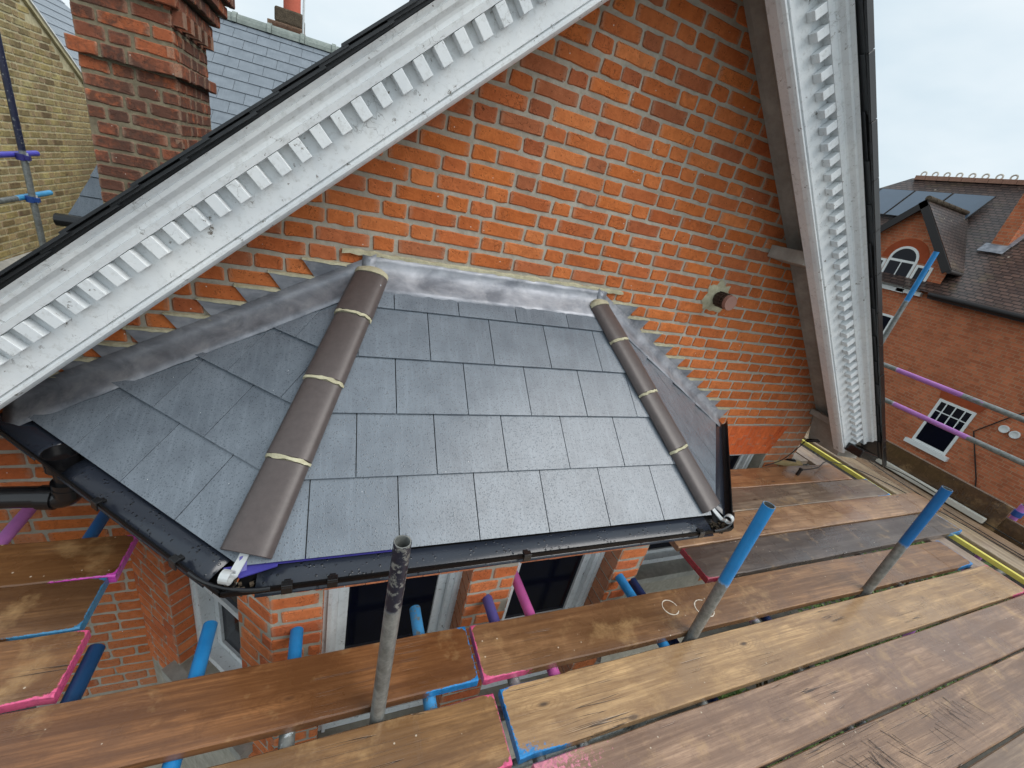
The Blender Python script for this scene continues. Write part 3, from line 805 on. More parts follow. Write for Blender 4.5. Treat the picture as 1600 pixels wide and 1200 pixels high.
# hip tiles bedded on mortar
def hip(E_, T_, cuts, nl):
    d = (T_-E_); L = d.length; d = d.normalized()
    side = d.cross(Vector((0, 0, 1))).normalized(); upv = side.cross(d).normalized()
    W, Hh, th = .078, .047, .013
    def sec(c, W, H, th, n=12):
        outer = [c + side*(W*math.cos(math.pi*i/n)) + upv*(H*math.sin(math.pi*i/n)**.62 - .008) for i in range(n+1)]
        inner = [c + side*((W-th)*math.cos(math.pi*i/n)) + upv*((H-th)*math.sin(math.pi*i/n)**.62 - .010) for i in range(n, -1, -1)]
        return outer + inner
    for i, (a, b) in enumerate(zip(cuts, cuts[1:])):
        c0, c1 = E_ + d*(a*L + .007), E_ + d*(b*L - .007)
        k0 = 1.0 + random.uniform(-.02, .02)
        rings = [sec(c0 + upv*.012, W*k0*1.03, Hh*k0, th), sec((c0+c1)/2 + upv*.010, W*k0, Hh*k0, th), sec(c1 + upv*.008, W*k0*.97, Hh*k0*.97, th)]
        mb = MB(); mb.sweep([r_[::-1] for r_ in rings])
        child(mb, 'hip_tile', M['hip'], bay, smooth=True, bevel=.0025)
        # mortar joint above
        if i < len(cuts)-2:
            e0, e1 = E_ + d*(b*L - .0065), E_ + d*(b*L + .0065)
            mb = MB(); rg = random.Random(i*7+nl)
            rings = []
            for e in (e0, (e0+e1)/2, e1):
                r_ = sec(e + upv*.010, W*1.015 + rg.uniform(-.001, .001), Hh*1.02, .03)
                rings.append([p + d*rg.uniform(-.004, .004) for p in r_][::-1])
            mb.sweep(rings); child(mb, 'mortar_joint', M['mortar_pale'], bay, smooth=True)
    # mortar plug at the wall end, mortar bedding in the mouth
    e0 = E_ + d*(cuts[-1]*L - .012); e1 = e0 + d*.045
    mb = MB(); n = 10; rings = []
    for k_, (e, s_) in enumerate(((e0, .97), ((e0+e1)/2, .96), (e1, .60))):
        rings.append([e + side*(W*s_*math.cos(math.pi*i/n)) + upv*(Hh*s_*math.sin(math.pi*i/n)**.62 + .006) for i in range(n+1)] + [e - upv*.02])
    mb.sweep([r_[::-1] for r_ in rings]); child(mb, 'mortar_plug', M['mortar_pale'], bay, smooth=True)
    e0 = E_ + d*(cuts[0]*L + .018); e1 = e0 + d*.03
    rings = [[e + side*(W*.86*math.cos(math.pi*i/n)) + upv*((Hh-.012)*math.sin(math.pi*i/n)**.62 + .004) for i in range(n+1)] + [e - upv*.015] for e in (e0, e1)]
    mb = MB(); mb.sweep([r_[::-1] for r_ in rings]); child(mb, 'mortar_bedding', M['mortar_pale'], bay)
    # scrolled hip iron
    side2 = side
    pts = []
    b0 = E_ + d*.02 + upv*.022; out = -d
    outh = Vector((out.x, out.y, 0)).normalized()
    path = [b0 + d*.10, b0, b0 + outh*.05 + Vector((0, 0, -.02))]
    cc = b0 + outh*.075 + Vector((0, 0, .004))
    for a in range(0, 330, 22):
        an = R(-120 + a); path.append(cc + outh*(.019*math.cos(an)) + Vector((0, 0, .019*math.sin(an))))
    mb = MB(); rings = []
    for i, p in enumerate(path):
        dd = (path[min(i+1, len(path)-1)] - path[max(i-1, 0)]).normalized(); nn_ = dd.cross(side2).normalized()
        wv = side2*.014; tv = nn_*.002
        rings.append([p+wv+tv, p-wv+tv, p-wv-tv, p+wv-tv])
    mb.sweep(rings); child(mb, 'hip_iron', M['galv'], bay)
hip(EL, TL, [.02, .268, .520, .775, .965], 1)
hip(ER, TR, [.02, .272, .524, .778, .965], 2)

# lead flashings -------------------------------------------------------
# apron over the top course of the front slope, dressed up the wall
def sheet(rows_, name, parent, mat, thick=.0):
    mb = MB(); n = len(rows_[0]); vs = []; fs = []
    for r_ in rows_: vs += r_
    for a in range(len(rows_)-1):
        for b in range(n-1): fs.append((a*n+b, a*n+b+1, (a+1)*n+b+1, (a+1)*n+b))
    mb.add(vs, fs); o = child(mb, name, mat, parent, smooth=True)
    so = o.modifiers.new('solid', 'SOLIDIFY'); so.thickness = .0022; so.offset = 0
    return o
rg = random.Random(4)
o, u, s_, n_ = planes['front']
SW = 0.97/CP
xs = [TL.x - EL.x - .06 + i*(TR.x-TL.x+.12)/40 for i in range(41)]
rws = []
for j, (ss, hn) in enumerate(((SW-.142, .013), (SW-.11, .016), (SW-.07, .016), (SW-.035, .017), (SW-.016, .020))):
    rws.append([tuple(o + u*x + s_*(ss + rg.uniform(-.0012, .0012)) + n_*(hn + rg.uniform(-.0008, .001))) for x in xs])
for zz, yy in ((1.236, -.017), (1.258, -.013), (1.279, -.012)):
    rws.append([(EL.x + x, yy + rg.uniform(-.002, .001), zz + rg.uniform(-.003, .003)) for x in xs])
sheet(rws, 'lead_apron', bay, M['lead'])
mb = MB(); rings = []
for i in range(46):
    x = .02 + i*(1.56-.02)/45
    zz = 1.284 + rg.uniform(-.003, .003); hh = .011 + rg.uniform(-.004, .005)
    rings.append([(x, .002, zz-hh), (x, -.013, zz-hh*.8), (x, -.010, zz+hh*.5), (x, .002, zz+hh)])
mb.sweep(rings); child(mb, 'mortar_pointing', M['mortar_pale'], bay)

def step_flash(side):
    sg = 1 if side == 'right' else -1
    x_top = TR.x if sg > 0 else TL.x
    # dressed on to the slope
    o, u, s_, n_ = planes[side]
    wl0, wl1 = (TR, CR) if sg > 0 else (TL, CL)
    W_ = .135 if sg < 0 else .12
    Lw = (wl1-wl0).length; dw = (wl1-wl0).normalized()
    inpl = n_.cross(dw)
    if inpl.dot(Vector((0, -1, 0))) < 0: inpl = -inpl
    rws = []
    for wv, hn in ((W_, .0155), (W_*.72, .018), (W_*.4, .019), (.022, .023)):
        rws.append([tuple(wl0 + dw*(Lw*i/30*1.01) + inpl*(wv + rg.uniform(-.003, .003)) + n_*(hn + rg.uniform(-.001, .003))) for i in range(31)])
    rws.append([tuple(wl0 + dw*(Lw*i/30*1.01) + Vector((0, -.016 + rg.uniform(-.002, .001), .035))) for i in range(31)])
    rws.append([tuple(wl0 + dw*(Lw*i/30*1.01) + Vector((0, -.0125, .075))) for i in range(31)])
    sheet(rws, 'lead_gutter_strip', bay, M['lead'])
    # stepped sheets let into the bed joints
    ks = range(11, 1, -1)
    for kk in ks:
        zj = Z0 + kk*COURSE
        # tips follow the slope
        xt = 1.489 + (1.2235 - zj)*(2.671-1.489)/(1.2235-.5260)
        xr = xt + .205
        xt2 = xt + .150
        lo = lambda x: cant_line(x if sg > 0 else TL.x + TR.x - x) + .045
        jx = rg.uniform(-.008, .008)
        poly = [(xt+jx, zj), (xr+jx, zj), (xt2+jx-.0, zj-COURSE), (xt2+jx, min(zj-COURSE, lo(xt2)) - .02), (xt+jx-.03, lo(xt-.03)-.02)]
        mx_ = (lambda x: x) if sg > 0 else (lambda x: TL.x + TR.x - x)
        child(MB().prism([(mx_(a), -.0065 - .0012*(kk % 2), b) for a, b in poly], (0, -.0022, 0)), 'lead_step', M['lead'], bay)
        # pointing along the joint
        mb = MB(); rings = []
        m_ = 9
        for i in range(m_+1):
            f = i/m_; x = mx_(xt + jx - .012 + f*(xr-xt+.012)); hh = (.010 + rg.uniform(-.003, .003))*(1 - .35*f)
            rings.append([(x, .004, zj-hh*1.1), (x, -.015*(1-.3*f) + rg.uniform(-.002, .001), zj-hh*.9), (x, -.011, zj+hh*.35), (x, .004, zj+hh*.7)])
        if sg < 0: rings = rings[::-1]
        mb.sweep(rings); child(mb, 'mortar_pointing', M['mortar_pale'], bay)
step_flash('right'); step_flash('left')

# gutters, eaves trays, clips -------------------------------------------
def gutter(p0, p1, outv, name, tray=True, t0=0.0, t1=1.0, m0=0.0, m1=0.0):
    """half-round gutter from p0 to p1 (eave line), outv horizontal outward; m0/m1 mitre shifts"""
    d = (p1-p0); L = d.length; d = d.normalized(); rad = .052
    cen = lambda p: p + outv*.049 + Vector((0, 0, -.001))
    def sec(p, ms):
        out = []; n = 12
        for i in range(n+1):
            a = math.pi + math.pi*i/n; x = math.cos(a)*rad; z = math.sin(a)*rad*.78
            out.append(cen(p) + outv*x + Vector((0, 0, z)) + d*(ms*(x+.04)))
        # lip bead
        e = out[-1]
        out += [e + Vector((0, 0, .008)), e + outv*-.006 + Vector((0, 0, .008))]
        for i in range(n, -1, -1):
            a = math.pi + math.pi*i/n; x = math.cos(a)*(rad-.004); z = math.sin(a)*(rad-.004)*.78
            out.append(cen(p) + outv*x + Vector((0, 0, z)) + d*(ms*(x+.04)))
        return out
    mb = MB(); mb.sweep([sec(p0, -m0), sec((p0+p1)/2, 0), sec(p1, m1)])
    gt = child(mb, 'gutter', M['pvc'], bay, smooth=True); gt['label'] = name
    if tray:
        mb = MB(); n = 10
        a_, b_ = p0 + d*(L*t0), p0 + d*(L*t1)
        def tr(p):
            pts = []
            for i in range(n+1):
                f = i/n; x = -.012 + f*.104; z = -.005 - .006*f - .030*f**2.4
                pts.append(p + outv*x + Vector((0, 0, z)))
            return pts
        segs = 14; rings = [tr(a_ + (b_-a_)*i/segs) for i in range(segs+1)]
        vs = []; fs = []
        for r_ in rings: vs += r_
        for a in range(segs):
            for b in range(n): fs.append((a*(n+1)+b, a*(n+1)+b+1, (a+1)*(n+1)+b+1, (a+1)*(n+1)+b))
        mb.add(vs, fs); to = child(mb, 'eaves_tray', M['pvc_tray'], bay, smooth=True)
        so = to.modifiers.new('solid', 'SOLIDIFY'); so.thickness = .002; so.offset = -1
    return gt
k22 = math.tan(R(22.5))
gutter(EL, ER, Vector((0, -1, 0)), 'front run of black gutter', True, .022, .972, k22, k22)
OUTL, OUTR = Vector((-s2, -s2, 0)), Vector((s2, -s2, 0))
gutter(EL, CL, OUTL, 'left run of black gutter', False, 0, 1, k22, 0)
gutter(ER, CR, OUTR, 'right run of black gutter', True, .06, 1, k22, 0)
for (f0, f1) in ((.035, .62), (.73, 1.0)):
    p0, p1 = EL + (CL-EL)*f0, EL + (CL-EL)*f1
    mb = MB(); n = 10; d = (p1-p0); segs = 12; vs = []; fs = []
    for a in range(segs+1):
        p = p0 + d*a/segs
        for i in range(n+1):
            f = i/n; vs.append(p + OUTL*(-.012 + f*.104) + Vector((0, 0, -.005 - .006*f - .030*f**2.4)))
    for a in range(segs):
        for b in range(n): fs.append((a*(n+1)+b, (a+1)*(n+1)+b, (a+1)*(n+1)+b+1, a*(n+1)+b+1))
    mb.add(vs, fs); to = child(mb, 'eaves_tray', M['pvc_tray'], bay, smooth=True)
    so = to.modifiers.new('solid', 'SOLIDIFY'); so.thickness = .002; so.offset = 1
def clip_at(p, outv):
    d = outv.cross(Vector((0, 0, 1)))
    c = p + outv*.100 + Vector((0, 0, -.001))
    mb = MB(); mb.obox(c - d*.016 - outv*.014 + Vector((0, 0, .004)), d*.032, outv*.022, Vector((0, 0, .009)))
    mb.obox(c - d*.016 + outv*.003 + Vector((0, 0, -.022)), d*.032, outv*.006, Vector((0, 0, .028)))
    mb.obox(c - d*.010 - outv*.026 + Vector((0, 0, -.006)), d*.020, outv*.012, Vector((0, 0, .012)))
    child(mb, 'gutter_clip', M['black'], bay, bevel=.002)
for x in (-.10, .03, .72, 1.62): clip_at(Vector((x, EY, EZ)), Vector((0, -1, 0)))
for f in (.12, .42): clip_at(EL + (CL-EL)*f, OUTL)
# corner angles and silt lying in them
for c, o1, o2 in ((EL, Vector((0, -1, 0)), OUTL), (ER, Vector((0, -1, 0)), OUTR)):
    bis = (o1+o2).normalized()
    mb = MB(); rg2 = random.Random(3)
    for i in range(26):
        p = c + bis*rg2.uniform(.02, .085) + bis.cross(Vector((0, 0, 1)))*rg2.uniform(-.05, .05) + Vector((0, 0, -.036))
        s__ = rg2.uniform(.004, .012)
        mb.obox(p, (s__, s__*.3, 0), (-s__*.3, s__, 0), (0, 0, s__*.5 + .004))
    ob = child(mb, 'gutter_silt', M['debris'], bay); ob['kind'] = 'stuff'
    # outside corner lip
    mb = MB(); pts = [c + o1*.102 + bis.cross(Vector((0, 0, 1)))*0 + Vector((0, 0, -.016))]
    perp1 = Vector((1, 0, 0)) if o2.x < 0 else Vector((-1, 0, 0))
    a = c + o1*.103 + perp1*.09; b = c + bis*.108/math.cos(R(22.5)); e = c + o2*.103 + Vector((o2.x, -o2.y, 0))*.09
    path = []
    for i in range(9):
        f = i/8; path.append(a*(1-f)**2 + b*2*f*(1-f) + e*f*f + Vector((0, 0, .005)))
    mb.path_tube(path, .0065, 8); child(mb, 'gutter_lip', M['black'], bay, smooth=True)
# violet strip left under the front eave course
mb = MB(); mb.obox(EL + Vector((-.006, -.009, .001)), (.52, 0, .0), (0, .02, .0), (0, 0, .004))
mb.prism([EL + Vector(q) for q in ((-.05, -.005, .002), (.0, -.045, -.004), (.10, -.018, .0), (.10, .0, .002), (.0, .0, .002))], (0, 0, .004))
mb.obox(EL + Vector((-.004, -.030, 0)), (.020, .006, 0), (-.003, .035, .03), (0, 0, .006))
child(mb, 'eaves_strip', M['violet'], bay)

# outlet and downpipe on the left
po = EL + (CL-EL)*.675 + OUTL*.042
mb = MB(); mb.tube((po.x, po.y, .39), (po.x, po.y, .32), .037, 18); mb.tube((po.x, po.y, .325), (po.x, po.y, .262), .050, 18); mb.tube((po.x, po.y, .30), (po.x, po.y, .29), .0525, 18)
child(mb, 'gutter_outlet', M['black'], bay, smooth=True)
mb = MB(); mb.tube((po.x, po.y, .455), (po.x, po.y, .385), .054, 18, .004); child(mb, 'outlet_collar', M['black'], bay, smooth=True)
mb = MB(); pth = []
for i in range(9):
    a = math.pi/2*i/8; pth.append((po.x - .06*(1-math.cos(a)), po.y + .02*(i/8), .285 - .06*math.sin(a)))
pth += [(po.x-.12, po.y + .03, .2245), (po.x-.5, po.y + .05, .223), (po.x-1.4, po.y + .06, .20)]
mb.path_tube(pth, .042, 18); child(mb, 'downpipe', M['black'], bay, smooth=True)
mb = MB(); mb.tube((po.x-.058, po.y + .02, .225), (po.x-.105, po.y + .026, .2248), .048, 18); child(mb, 'pipe_socket', M['black'], bay, smooth=True)

# bay walls ---------------------------------------------------------------
FY = -.86
B1_, B2_ = Vector((-.178, FY, 0)), Vector((1.608, FY, 0))
J1, J2 = Vector((-.937, 0, 0)), Vector((2.367, 0, 0))
ZT, ZO, ZS = .40, .156, -1.05
def bay_wall(nm, A, B, openings, seed, visible=True):
    u = (B-A); L = u.length; u = u.normalized(); nrm = Vector((u.y, -u.x, 0)); Zv = Vector((0, 0, 1))
    if nrm.y > 0: nrm = -nrm
    mb = MB(); th = .22
    cols = [0] + [c for op in openings for c in op] + [L]
    for i in range(0, len(cols), 2):
        mb.obox(A + u*cols[i] + Zv*GZ - nrm*.005, u*(cols[i+1]-cols[i]), -nrm*th, Zv*(ZT-GZ))
    for a, b in openings:
        mb.obox(A + u*a + Zv*(ZO+.0) - nrm*.007, u*(b-a), -nrm*(th-.01), Zv*(ZT-ZO))
        mb.obox(A + u*a + Zv*GZ - nrm*.007, u*(b-a), -nrm*(th-.01), Zv*(ZS-GZ))
    wp = child(mb, 'bay_wall', M['mortar'], bay)
    C2 = .0787; zt = .138 + 3*C2
    rws = [(zt-(i+1)*C2, zt-i*C2, 0, L) for i in range(21)]
    def kp(u0, u1, z0, z1):
        um = (u0+u1)/2; zm = (z0+z1)/2
        for a, b in openings:
            if a - .001 < um < b + .001: return zm < ZS
        return True
    # lay per pier so that bricks are cut at the openings
    for i in range(0, len(cols), 2):
        rr = [(z0, z1, cols[i], cols[i+1]) for z0, z1, _, _ in rws]
        lay(wp, A - nrm*.005, u, nrm, rr, kp, 'brick_new', NEWB, 70, seed=seed+i, dbl=.1)
    for a, b in openings:
        # soldier course over the opening
        nS = max(3, int(round((b-a+.02)/.0755)))
        for i in range(nS):
            w0 = (b-a)/nS
            q0 = A + u*(a + i*w0 + .0012) + Zv*(ZO+.001) - nrm*.03 + nrm*(.0265 + random.uniform(-.001, .001))
            MB().obox(q0, u*(w0-.0024), nrm*.012, Zv*.222).obj('brick', M['rubbed'], wp, color=random.choice(NEWB))
        # reveals: return bricks inside the jambs
        for jx, sg in ((a, 1), (b, -1)):
            for i, (z0, z1, _, _) in enumerate(rws):
                if z1 > ZO + .01 or z0 < ZS: continue
                q0 = A + u*(jx + (.0 if sg > 0 else -.004)) + Zv*(z0+.006) - nrm*(.105)
                MB().obox(q0, u*.004, nrm*.098, Zv*(z1-z0-.012)).obj('brick', M['brick_new'], wp, color=random.choice(NEWB))
        sash(bay, A + u*a, u, nrm, b-a, ZS+.002, ZO-.002, depth=.105, frame=.062)
    return wp
bay_wall('front', B1_, B2_, [(.183, .796), (1.015, 1.614)], 21)
bay_wall('left', B1_, J1, [(.215, .805)], 31)
bay_wall('right', B2_, J2, [(.215, .805)], 41)
child(MB().prism([(-.06, -.62, .3), (1.5, -.62, .3), (2.0, -.05, .3), (-.6, -.05, .3)], (0, 0, -.02)), 'bay_ceiling', M['black'], bay)
child(MB().prism([(-.06, -.60, -1.2), (1.5, -.60, -1.2), (2.0, -.05, -1.2), (-.6, -.05, -1.2)], (0, 0, -.02)), 'bay_floor', M['black'], bay)

# ================================================================== BOILER FLUE
fl = root('boiler_flue', (2.30, -.05, 1.33), 'small round brown boiler flue in a cement patch on the gable wall', 'flue')
mb = MB(); n = 22; ring = []; rg = random.Random(9)
for i in range(n):
    a = 2*math.pi*i/n; rr = .105 + rg.uniform(-.018, .02)
    ring.append((2.285 + rr*math.cos(a)*1.05, rr*math.sin(a) + 1.345))
vs = [(x, .002, z) for x, z in ring] + [(2.285 + (x-2.285)*.82, -.010 - rg.uniform(0, .004), 1.345 + (z-1.345)*.82) for x, z in ring] + [(2.285, -.014, 1.345)]
fs = [(i, (i+1) % n, n+(i+1) % n, n+i) for i in range(n)] + [(n+i, n+(i+1) % n, 2*n) for i in range(n)]
mb.add(vs, fs); child(mb, 'cement_patch', M['mortar_pale'], fl, smooth=True)
child(MB().tube((2.285, 0, 1.345), (2.285, -.07, 1.345), .042, 20), 'flue_pipe', M['flue_dark'], fl, smooth=True)
for j in range(3):
    child(MB().tube((2.285, -.045-.02*j, 1.345), (2.285, -.053-.02*j, 1.345), .0475, 20, .006), 'grille_ring', M['flue_dark'], fl)
for i in range(14):
    a = 2*math.pi*i/14; x, z = 2.285 + .046*math.cos(a), 1.345 + .046*math.sin(a)
    child(MB().tube((x, -.02, z), (x, -.10, z), .0035, 6), 'grille_bar', M['flue_dark'], fl)
child(MB().tube((2.285, -.098, 1.345), (2.285, -.125, 1.345), .047, 24), 'flue_cap', M['flue'], fl, smooth=True)

# ================================================================== CHIMNEY STACK beside the verge
ch = root('chimney_stack', (-1.12, 1.8, .6), 'weathered red brick chimney stack with projecting band rising behind the left bargeboard', 'chimney')
cx0, cx1, cy0, cy1 = -1.345, -.905, 1.42, 2.17
shaft = child(MB().box((cx0, cy0+.005, .3), (cx1-.005, cy1, 2.75)), 'shaft', M['mortar_old'], ch)
crow = [(.613 + i*COURSE, .613 + (i+1)*COURSE) for i in range(21)]
band_z = 1.853
def k_ch(u0, u1, z0, z1): return not (band_z < (z0+z1)/2 < band_z+.075)
lay(shaft, (cx0, cy0+.005, 0), (1, 0, 0), (0, -1, 0), [(a, b, 0, cx1-cx0) for a, b in crow], k_ch, 'brick_old', OLD, 150, seed=5, dbl=.1)
lay(shaft, (cx1-.005, cy0, 0), (0, 1, 0), (1, 0, 0), [(a, b, 0, cy1-cy0) for a, b in crow], k_ch, 'brick_old', OLD, 150, seed=6, dbl=.1)
def corbel(z0, z1, pj, nm):
    bp = child(MB().box((cx0-pj+.004, cy0-pj+.008, z0+.004), (cx1+pj-.008, cy1+pj, z1-.004)), nm, M['mortar_old'], ch)
    lay(bp, (cx0-pj, cy0-pj+.005, 0), (1, 0, 0), (0, -1, 0), [(z0-.006, z1+.006, 0, cx1-cx0+2*pj)], lambda *a: True, 'brick_old', OLD, 20, seed=int(z0*100))
    lay(bp, (cx1+pj-.005, cy0-pj, 0), (0, 1, 0), (1, 0, 0), [(z0-.006, z1+.006, 0, cy1-cy0+2*pj)], lambda *a: True, 'brick_old', OLD, 20, seed=int(z0*100)+1)
    return bp
corbel(band_z, band_z+.072, .036, 'band_course')
corbel(2.185, 2.255, .035, 'corbel_course'); corbel(2.262, 2.332, .075, 'corbel_course'); corbel(2.34, 2.41, .115, 'corbel_course'); corbel(2.418, 2.488, .155, 'corbel_course')
for i in range(5):
    y = cy0 + .02 + i*.155
    MB().box((cx1-.002, y, 2.11), (cx1+.05, y+.07, 2.185)).obj('brick', M['brick_old'], shaft, color=random.choice(OLD))

# ================================================================== YELLOW BRICK HOUSE at the left
yh = root('stock_brick_house', (-3.6, 6, GZ), 'yellow stock brick side wall of the neighbouring house at far left', 'house')
YX = -3.5
vz = lambda y: 2.463 - (y-5.973)*.622
yw = MB().prism([(YX-.005, 3.0, GZ), (YX-.005, 11, GZ), (YX-.005, 11, vz(11)), (YX-.005, 3.0, vz(3.0))], (-.25, 0, 0))
ywp = child(yw, 'side_wall', M['mortar_stock'], yh)
rws = [(-.62 + i*.0775, -.62 + (i+1)*.0775, 3.6, 9.2) for i in range(50)]
lay(ywp, (YX-.005, 0, 0), (0, 1, 0), (1, 0, 0), rws, lambda a, b, z0, z1: z1 < vz(b) - .03, 'brick_stock', STOCK, 300, seed=14, proud=.007)
child(MB().prism([(YX+.03, 2.9, vz(2.9)-.03), (YX+.03, 11, vz(11)-.03), (YX+.03, 11, vz(11)+.03), (YX+.03, 2.9, vz(2.9)+.03)], (-.22, 0, 0)), 'verge_board', M['mortar_stock'], yh)
child(MB().prism([(YX+.045, 2.9, vz(2.9)+.03), (YX+.045, 11, vz(11)+.03), (YX+.045, 11, vz(11)+.055), (YX+.045, 2.9, vz(2.9)+.055)], (-.24, 0, 0)), 'verge_trim', M['far_white'], yh)
child(MB().prism([(YX+.02, 3.2, -.245), (YX+.22, 3.2, -.275), (YX+.22, 9, -.275), (YX+.02, 9, -.245)], (0, 0, -.06)), 'wall_coping', M['sill'], yh)
child(MB().box((YX+.015, 3.2, GZ), (YX+.2, 9, -.34)), 'lower_wall', M['mortar_stock'], yh)

# slated slope behind that wall
def slate_field(rootobj, nm, o, u, s_, n_, u0, u1, nrows, gauge=.25, wdt=.303, mat='slate_far', testf=None):
    o, u, s_, n_ = Vector(o), Vector(u), Vector(s_), Vector(n_)
    base = MB().add([o + u*u0, o + u*u1, o + u*u1 + s_*(nrows*gauge), o + u*u0 + s_*(nrows*gauge)], [(0, 1, 2, 3)])
    bp = child(base, nm, M['slate_black'], rootobj)
    mesh = {}
    for r_ in range(nrows):
        x = u0 + (0 if r_ % 2 else -wdt/2)
        while x < u1:
            a, b = max(x, u0), min(x+wdt, u1); x += wdt
            if b - a < .03: continue
            c = o + u*((a+b)/2) + s_*(r_*gauge + gauge*.55)
            if testf and not testf(c): continue
            key = round(b-a, 3)
            if key not in mesh:
                hw = (b-a)/2 - .0022; g0, g1 = -gauge*.55 , gauge*.56
                v0 = []
                for (xx, ss, hh) in ((-hw, g0, .014), (hw, g0, .014), (hw, g1, .003), (-hw, g1, .003)): v0.append(u*xx + s_*ss + n_*hh)
                v1 = [p + n_*.006 for p in v0]
                vs = v1 + v0
                fs = [(0, 1, 2, 3), (7, 6, 5, 4)] + [((i+1) % 4, i, i+4, (i+1) % 4 + 4) for i in range(4)]
                if (v1[1]-v1[0]).cross(v1[2]-v1[0]).dot(n_) < 0: fs = [tuple(reversed(f)) for f in fs]
                me = bpy.data.meshes.new('slate'); me.from_pydata([tuple(p) for p in vs], [], fs); me.materials.append(M[mat]); mesh[key] = me
            so = bpy.data.objects.new('slate', mesh[key]); link(so, bp); so.location = c
    return bp
inview = lambda c: (lambda p: p is not None and -.05 < p[0] < 1.05 and -.08 < p[1] < 1.05)(proj(c))
a40 = R(40)
slate_field(yh, 'side_roof', (-3.75, 6.0, 1.62), (0, 1, 0), (-math.cos(a40), 0, math.sin(a40)), (math.sin(a40), 0, math.cos(a40)), 0, 6.5, 24, testf=lambda c: inview(c) and c.y > 6.3)

# ================================================================== SLATE-ROOFED HOUSE behind
sh = root('slate_house', (0, 7.2, GZ), 'house behind with pale grey slate roof and lichened ridge beside the chimney', 'house')
a36 = R(36)
nrm36 = Vector((0, -math.sin(a36), math.cos(a36)))
RYD, RZD = 7.15, 3.11
top = Vector((0, RYD, RZD)); up36 = Vector((0, math.cos(a36), math.sin(a36)))
nR = 16
slate_field(sh, 'roof_slope', top - up36*(nR*.25), (1, 0, 0), up36, nrm36, -2.0, 2.2, nR, testf=lambda c: inview(c) and c.x < .6 and c.z > 1.0)
child(MB().box((-1.98, RYD-3.1, GZ), (2.2, RYD+3, RZD-2.4)), 'house_body', M['render'], sh)
child(MB().add([(-2.0, RYD, RZD), (2.2, RYD, RZD), (2.2, RYD+3.2, RZD-2.3), (-2.0, RYD+3.2, RZD-2.3)], [(0, 1, 2, 3)]), 'rear_slope', M['slate_far'], sh)
for i in range(9):
    x0 = -1.99 + i*.46
    mb = MB()
    def half(x, s_): return [(x, RYD + .13*s_*math.cos(math.pi*k_/8), RZD - .05 + .13*s_*math.sin(math.pi*k_/8)) for k_ in range(9)]
    mb.sweep([half(x0, 1), half(x0+.40, 1)], closed=True); o_ = child(mb, 'ridge_tile', M['ridge'], sh)
    mb = MB(); mb.sweep([half(x0+.395, 1.14), half(x0+.455, 1.14)]); child(mb, 'ridge_collar', M['ridge'], sh)
rc = root('rear_chimney', (-.95, 7.8, 2.8), 'small mossy chimney stub with terracotta pot beyond the slate ridge', 'chimney')
child(MB().box((-1.2, 7.6, 2.7), (-.66, 8.2, 3.34)), 'stub', M['brick_old'], rc, color=lin(110, 84, 66), bevel=.01)
child(MB().box((-1.1, 7.62, 3.34), (-.68, 8.15, 3.55)), 'flaunching', M['debris'], rc, bevel=.03)
child(MB().tube((-.86, 7.85, 3.50), (-.86, 7.85, 4.0), .13, 20, .02), 'chimney_pot', M['terracotta'], rc, smooth=True)
tag(MB().tube((-.665, 7.4, 2.95), (-.64, 7.4, 4.4), .016, 8).obj('aerial_pole', M['galv'], origin=(-.665, 7.4, 2.95)), 'thin white aerial pole standing beside the terracotta chimney pot', 'pole')

# little slated turret between yellow wall and chimney
tr = root('turret_roof', (-1.75, 2.9, -.5), 'narrow dark slate hip roof with black gutter between yellow wall and chimney', 'roof')
apx = Vector((-1.80, 2.95, 1.34)); b0, b1, b2 = Vector((-2.03, 2.6, .735)), Vector((-1.30, 2.6, .735)), Vector((-1.2, 3.3, .735))
bl = Vector((-2.03, 3.4, .735))
child(MB().add([apx, b0, b1, b2, bl], [(1, 2, 0), (2, 3, 0)]), 'roof_deck', M['slate_black'], tr)
nn = (b1-b0).cross(apx-b0).normalized()
if nn.y > 0: nn = -nn
for r_ in range(4):
    f0, f1 = r_*.25, (r_+1)*.25
    L0, R0 = b0.lerp(apx, f0), b1.lerp(apx, f0); L1, R1 = b0.lerp(apx, f1), b1.lerp(apx, f1)
    m_ = .35 if r_ % 2 == 0 else .75
    for (x0, x1) in ((0, m_), (m_, 1)):
        q = [L0.lerp(R0, x0), L0.lerp(R0, x1), L1.lerp(R1, x1), L1.lerp(R1, x0)]
        cc = sum(q, Vector())/4
        q = [cc + (p-cc)*.985 + nn*(.012 if i < 2 else .003) for i, p in enumerate(q)]
        child(MB().prism([tuple(p) for p in q], nn*.005), 'slate', M['slate'], tr)
child(MB().tube((-2.09, 2.55, .70), (-1.3, 2.55, .70), .05, 14), 'gutter', M['black'], tr, smooth=True)
child(MB().box((-1.95, 2.66, -3.3), (-1.28, 3.3, .73)), 'turret_wall', M['render'], tr)

# ================================================================== FAR HOUSE at the right
fh = root('far_house', (16, 3, GZ), 'red brick house across the gap with brown tiled roof and small gable', 'house')
FX = 14.0
def uvmesh(name, verts, faces, mat, rt, uvf, mods=None):
    mb = MB().add(verts, faces); o = child(mb, name, mat, rt)
    uvl = o.data.uv_layers.new(name='UVMap')
    for lp in o.data.loops: uvl.data[lp.index].uv = uvf(Vector(o.data.vertices[lp.vertex_index].co))
    return o
wuv = lambda p: (p.y, p.z)
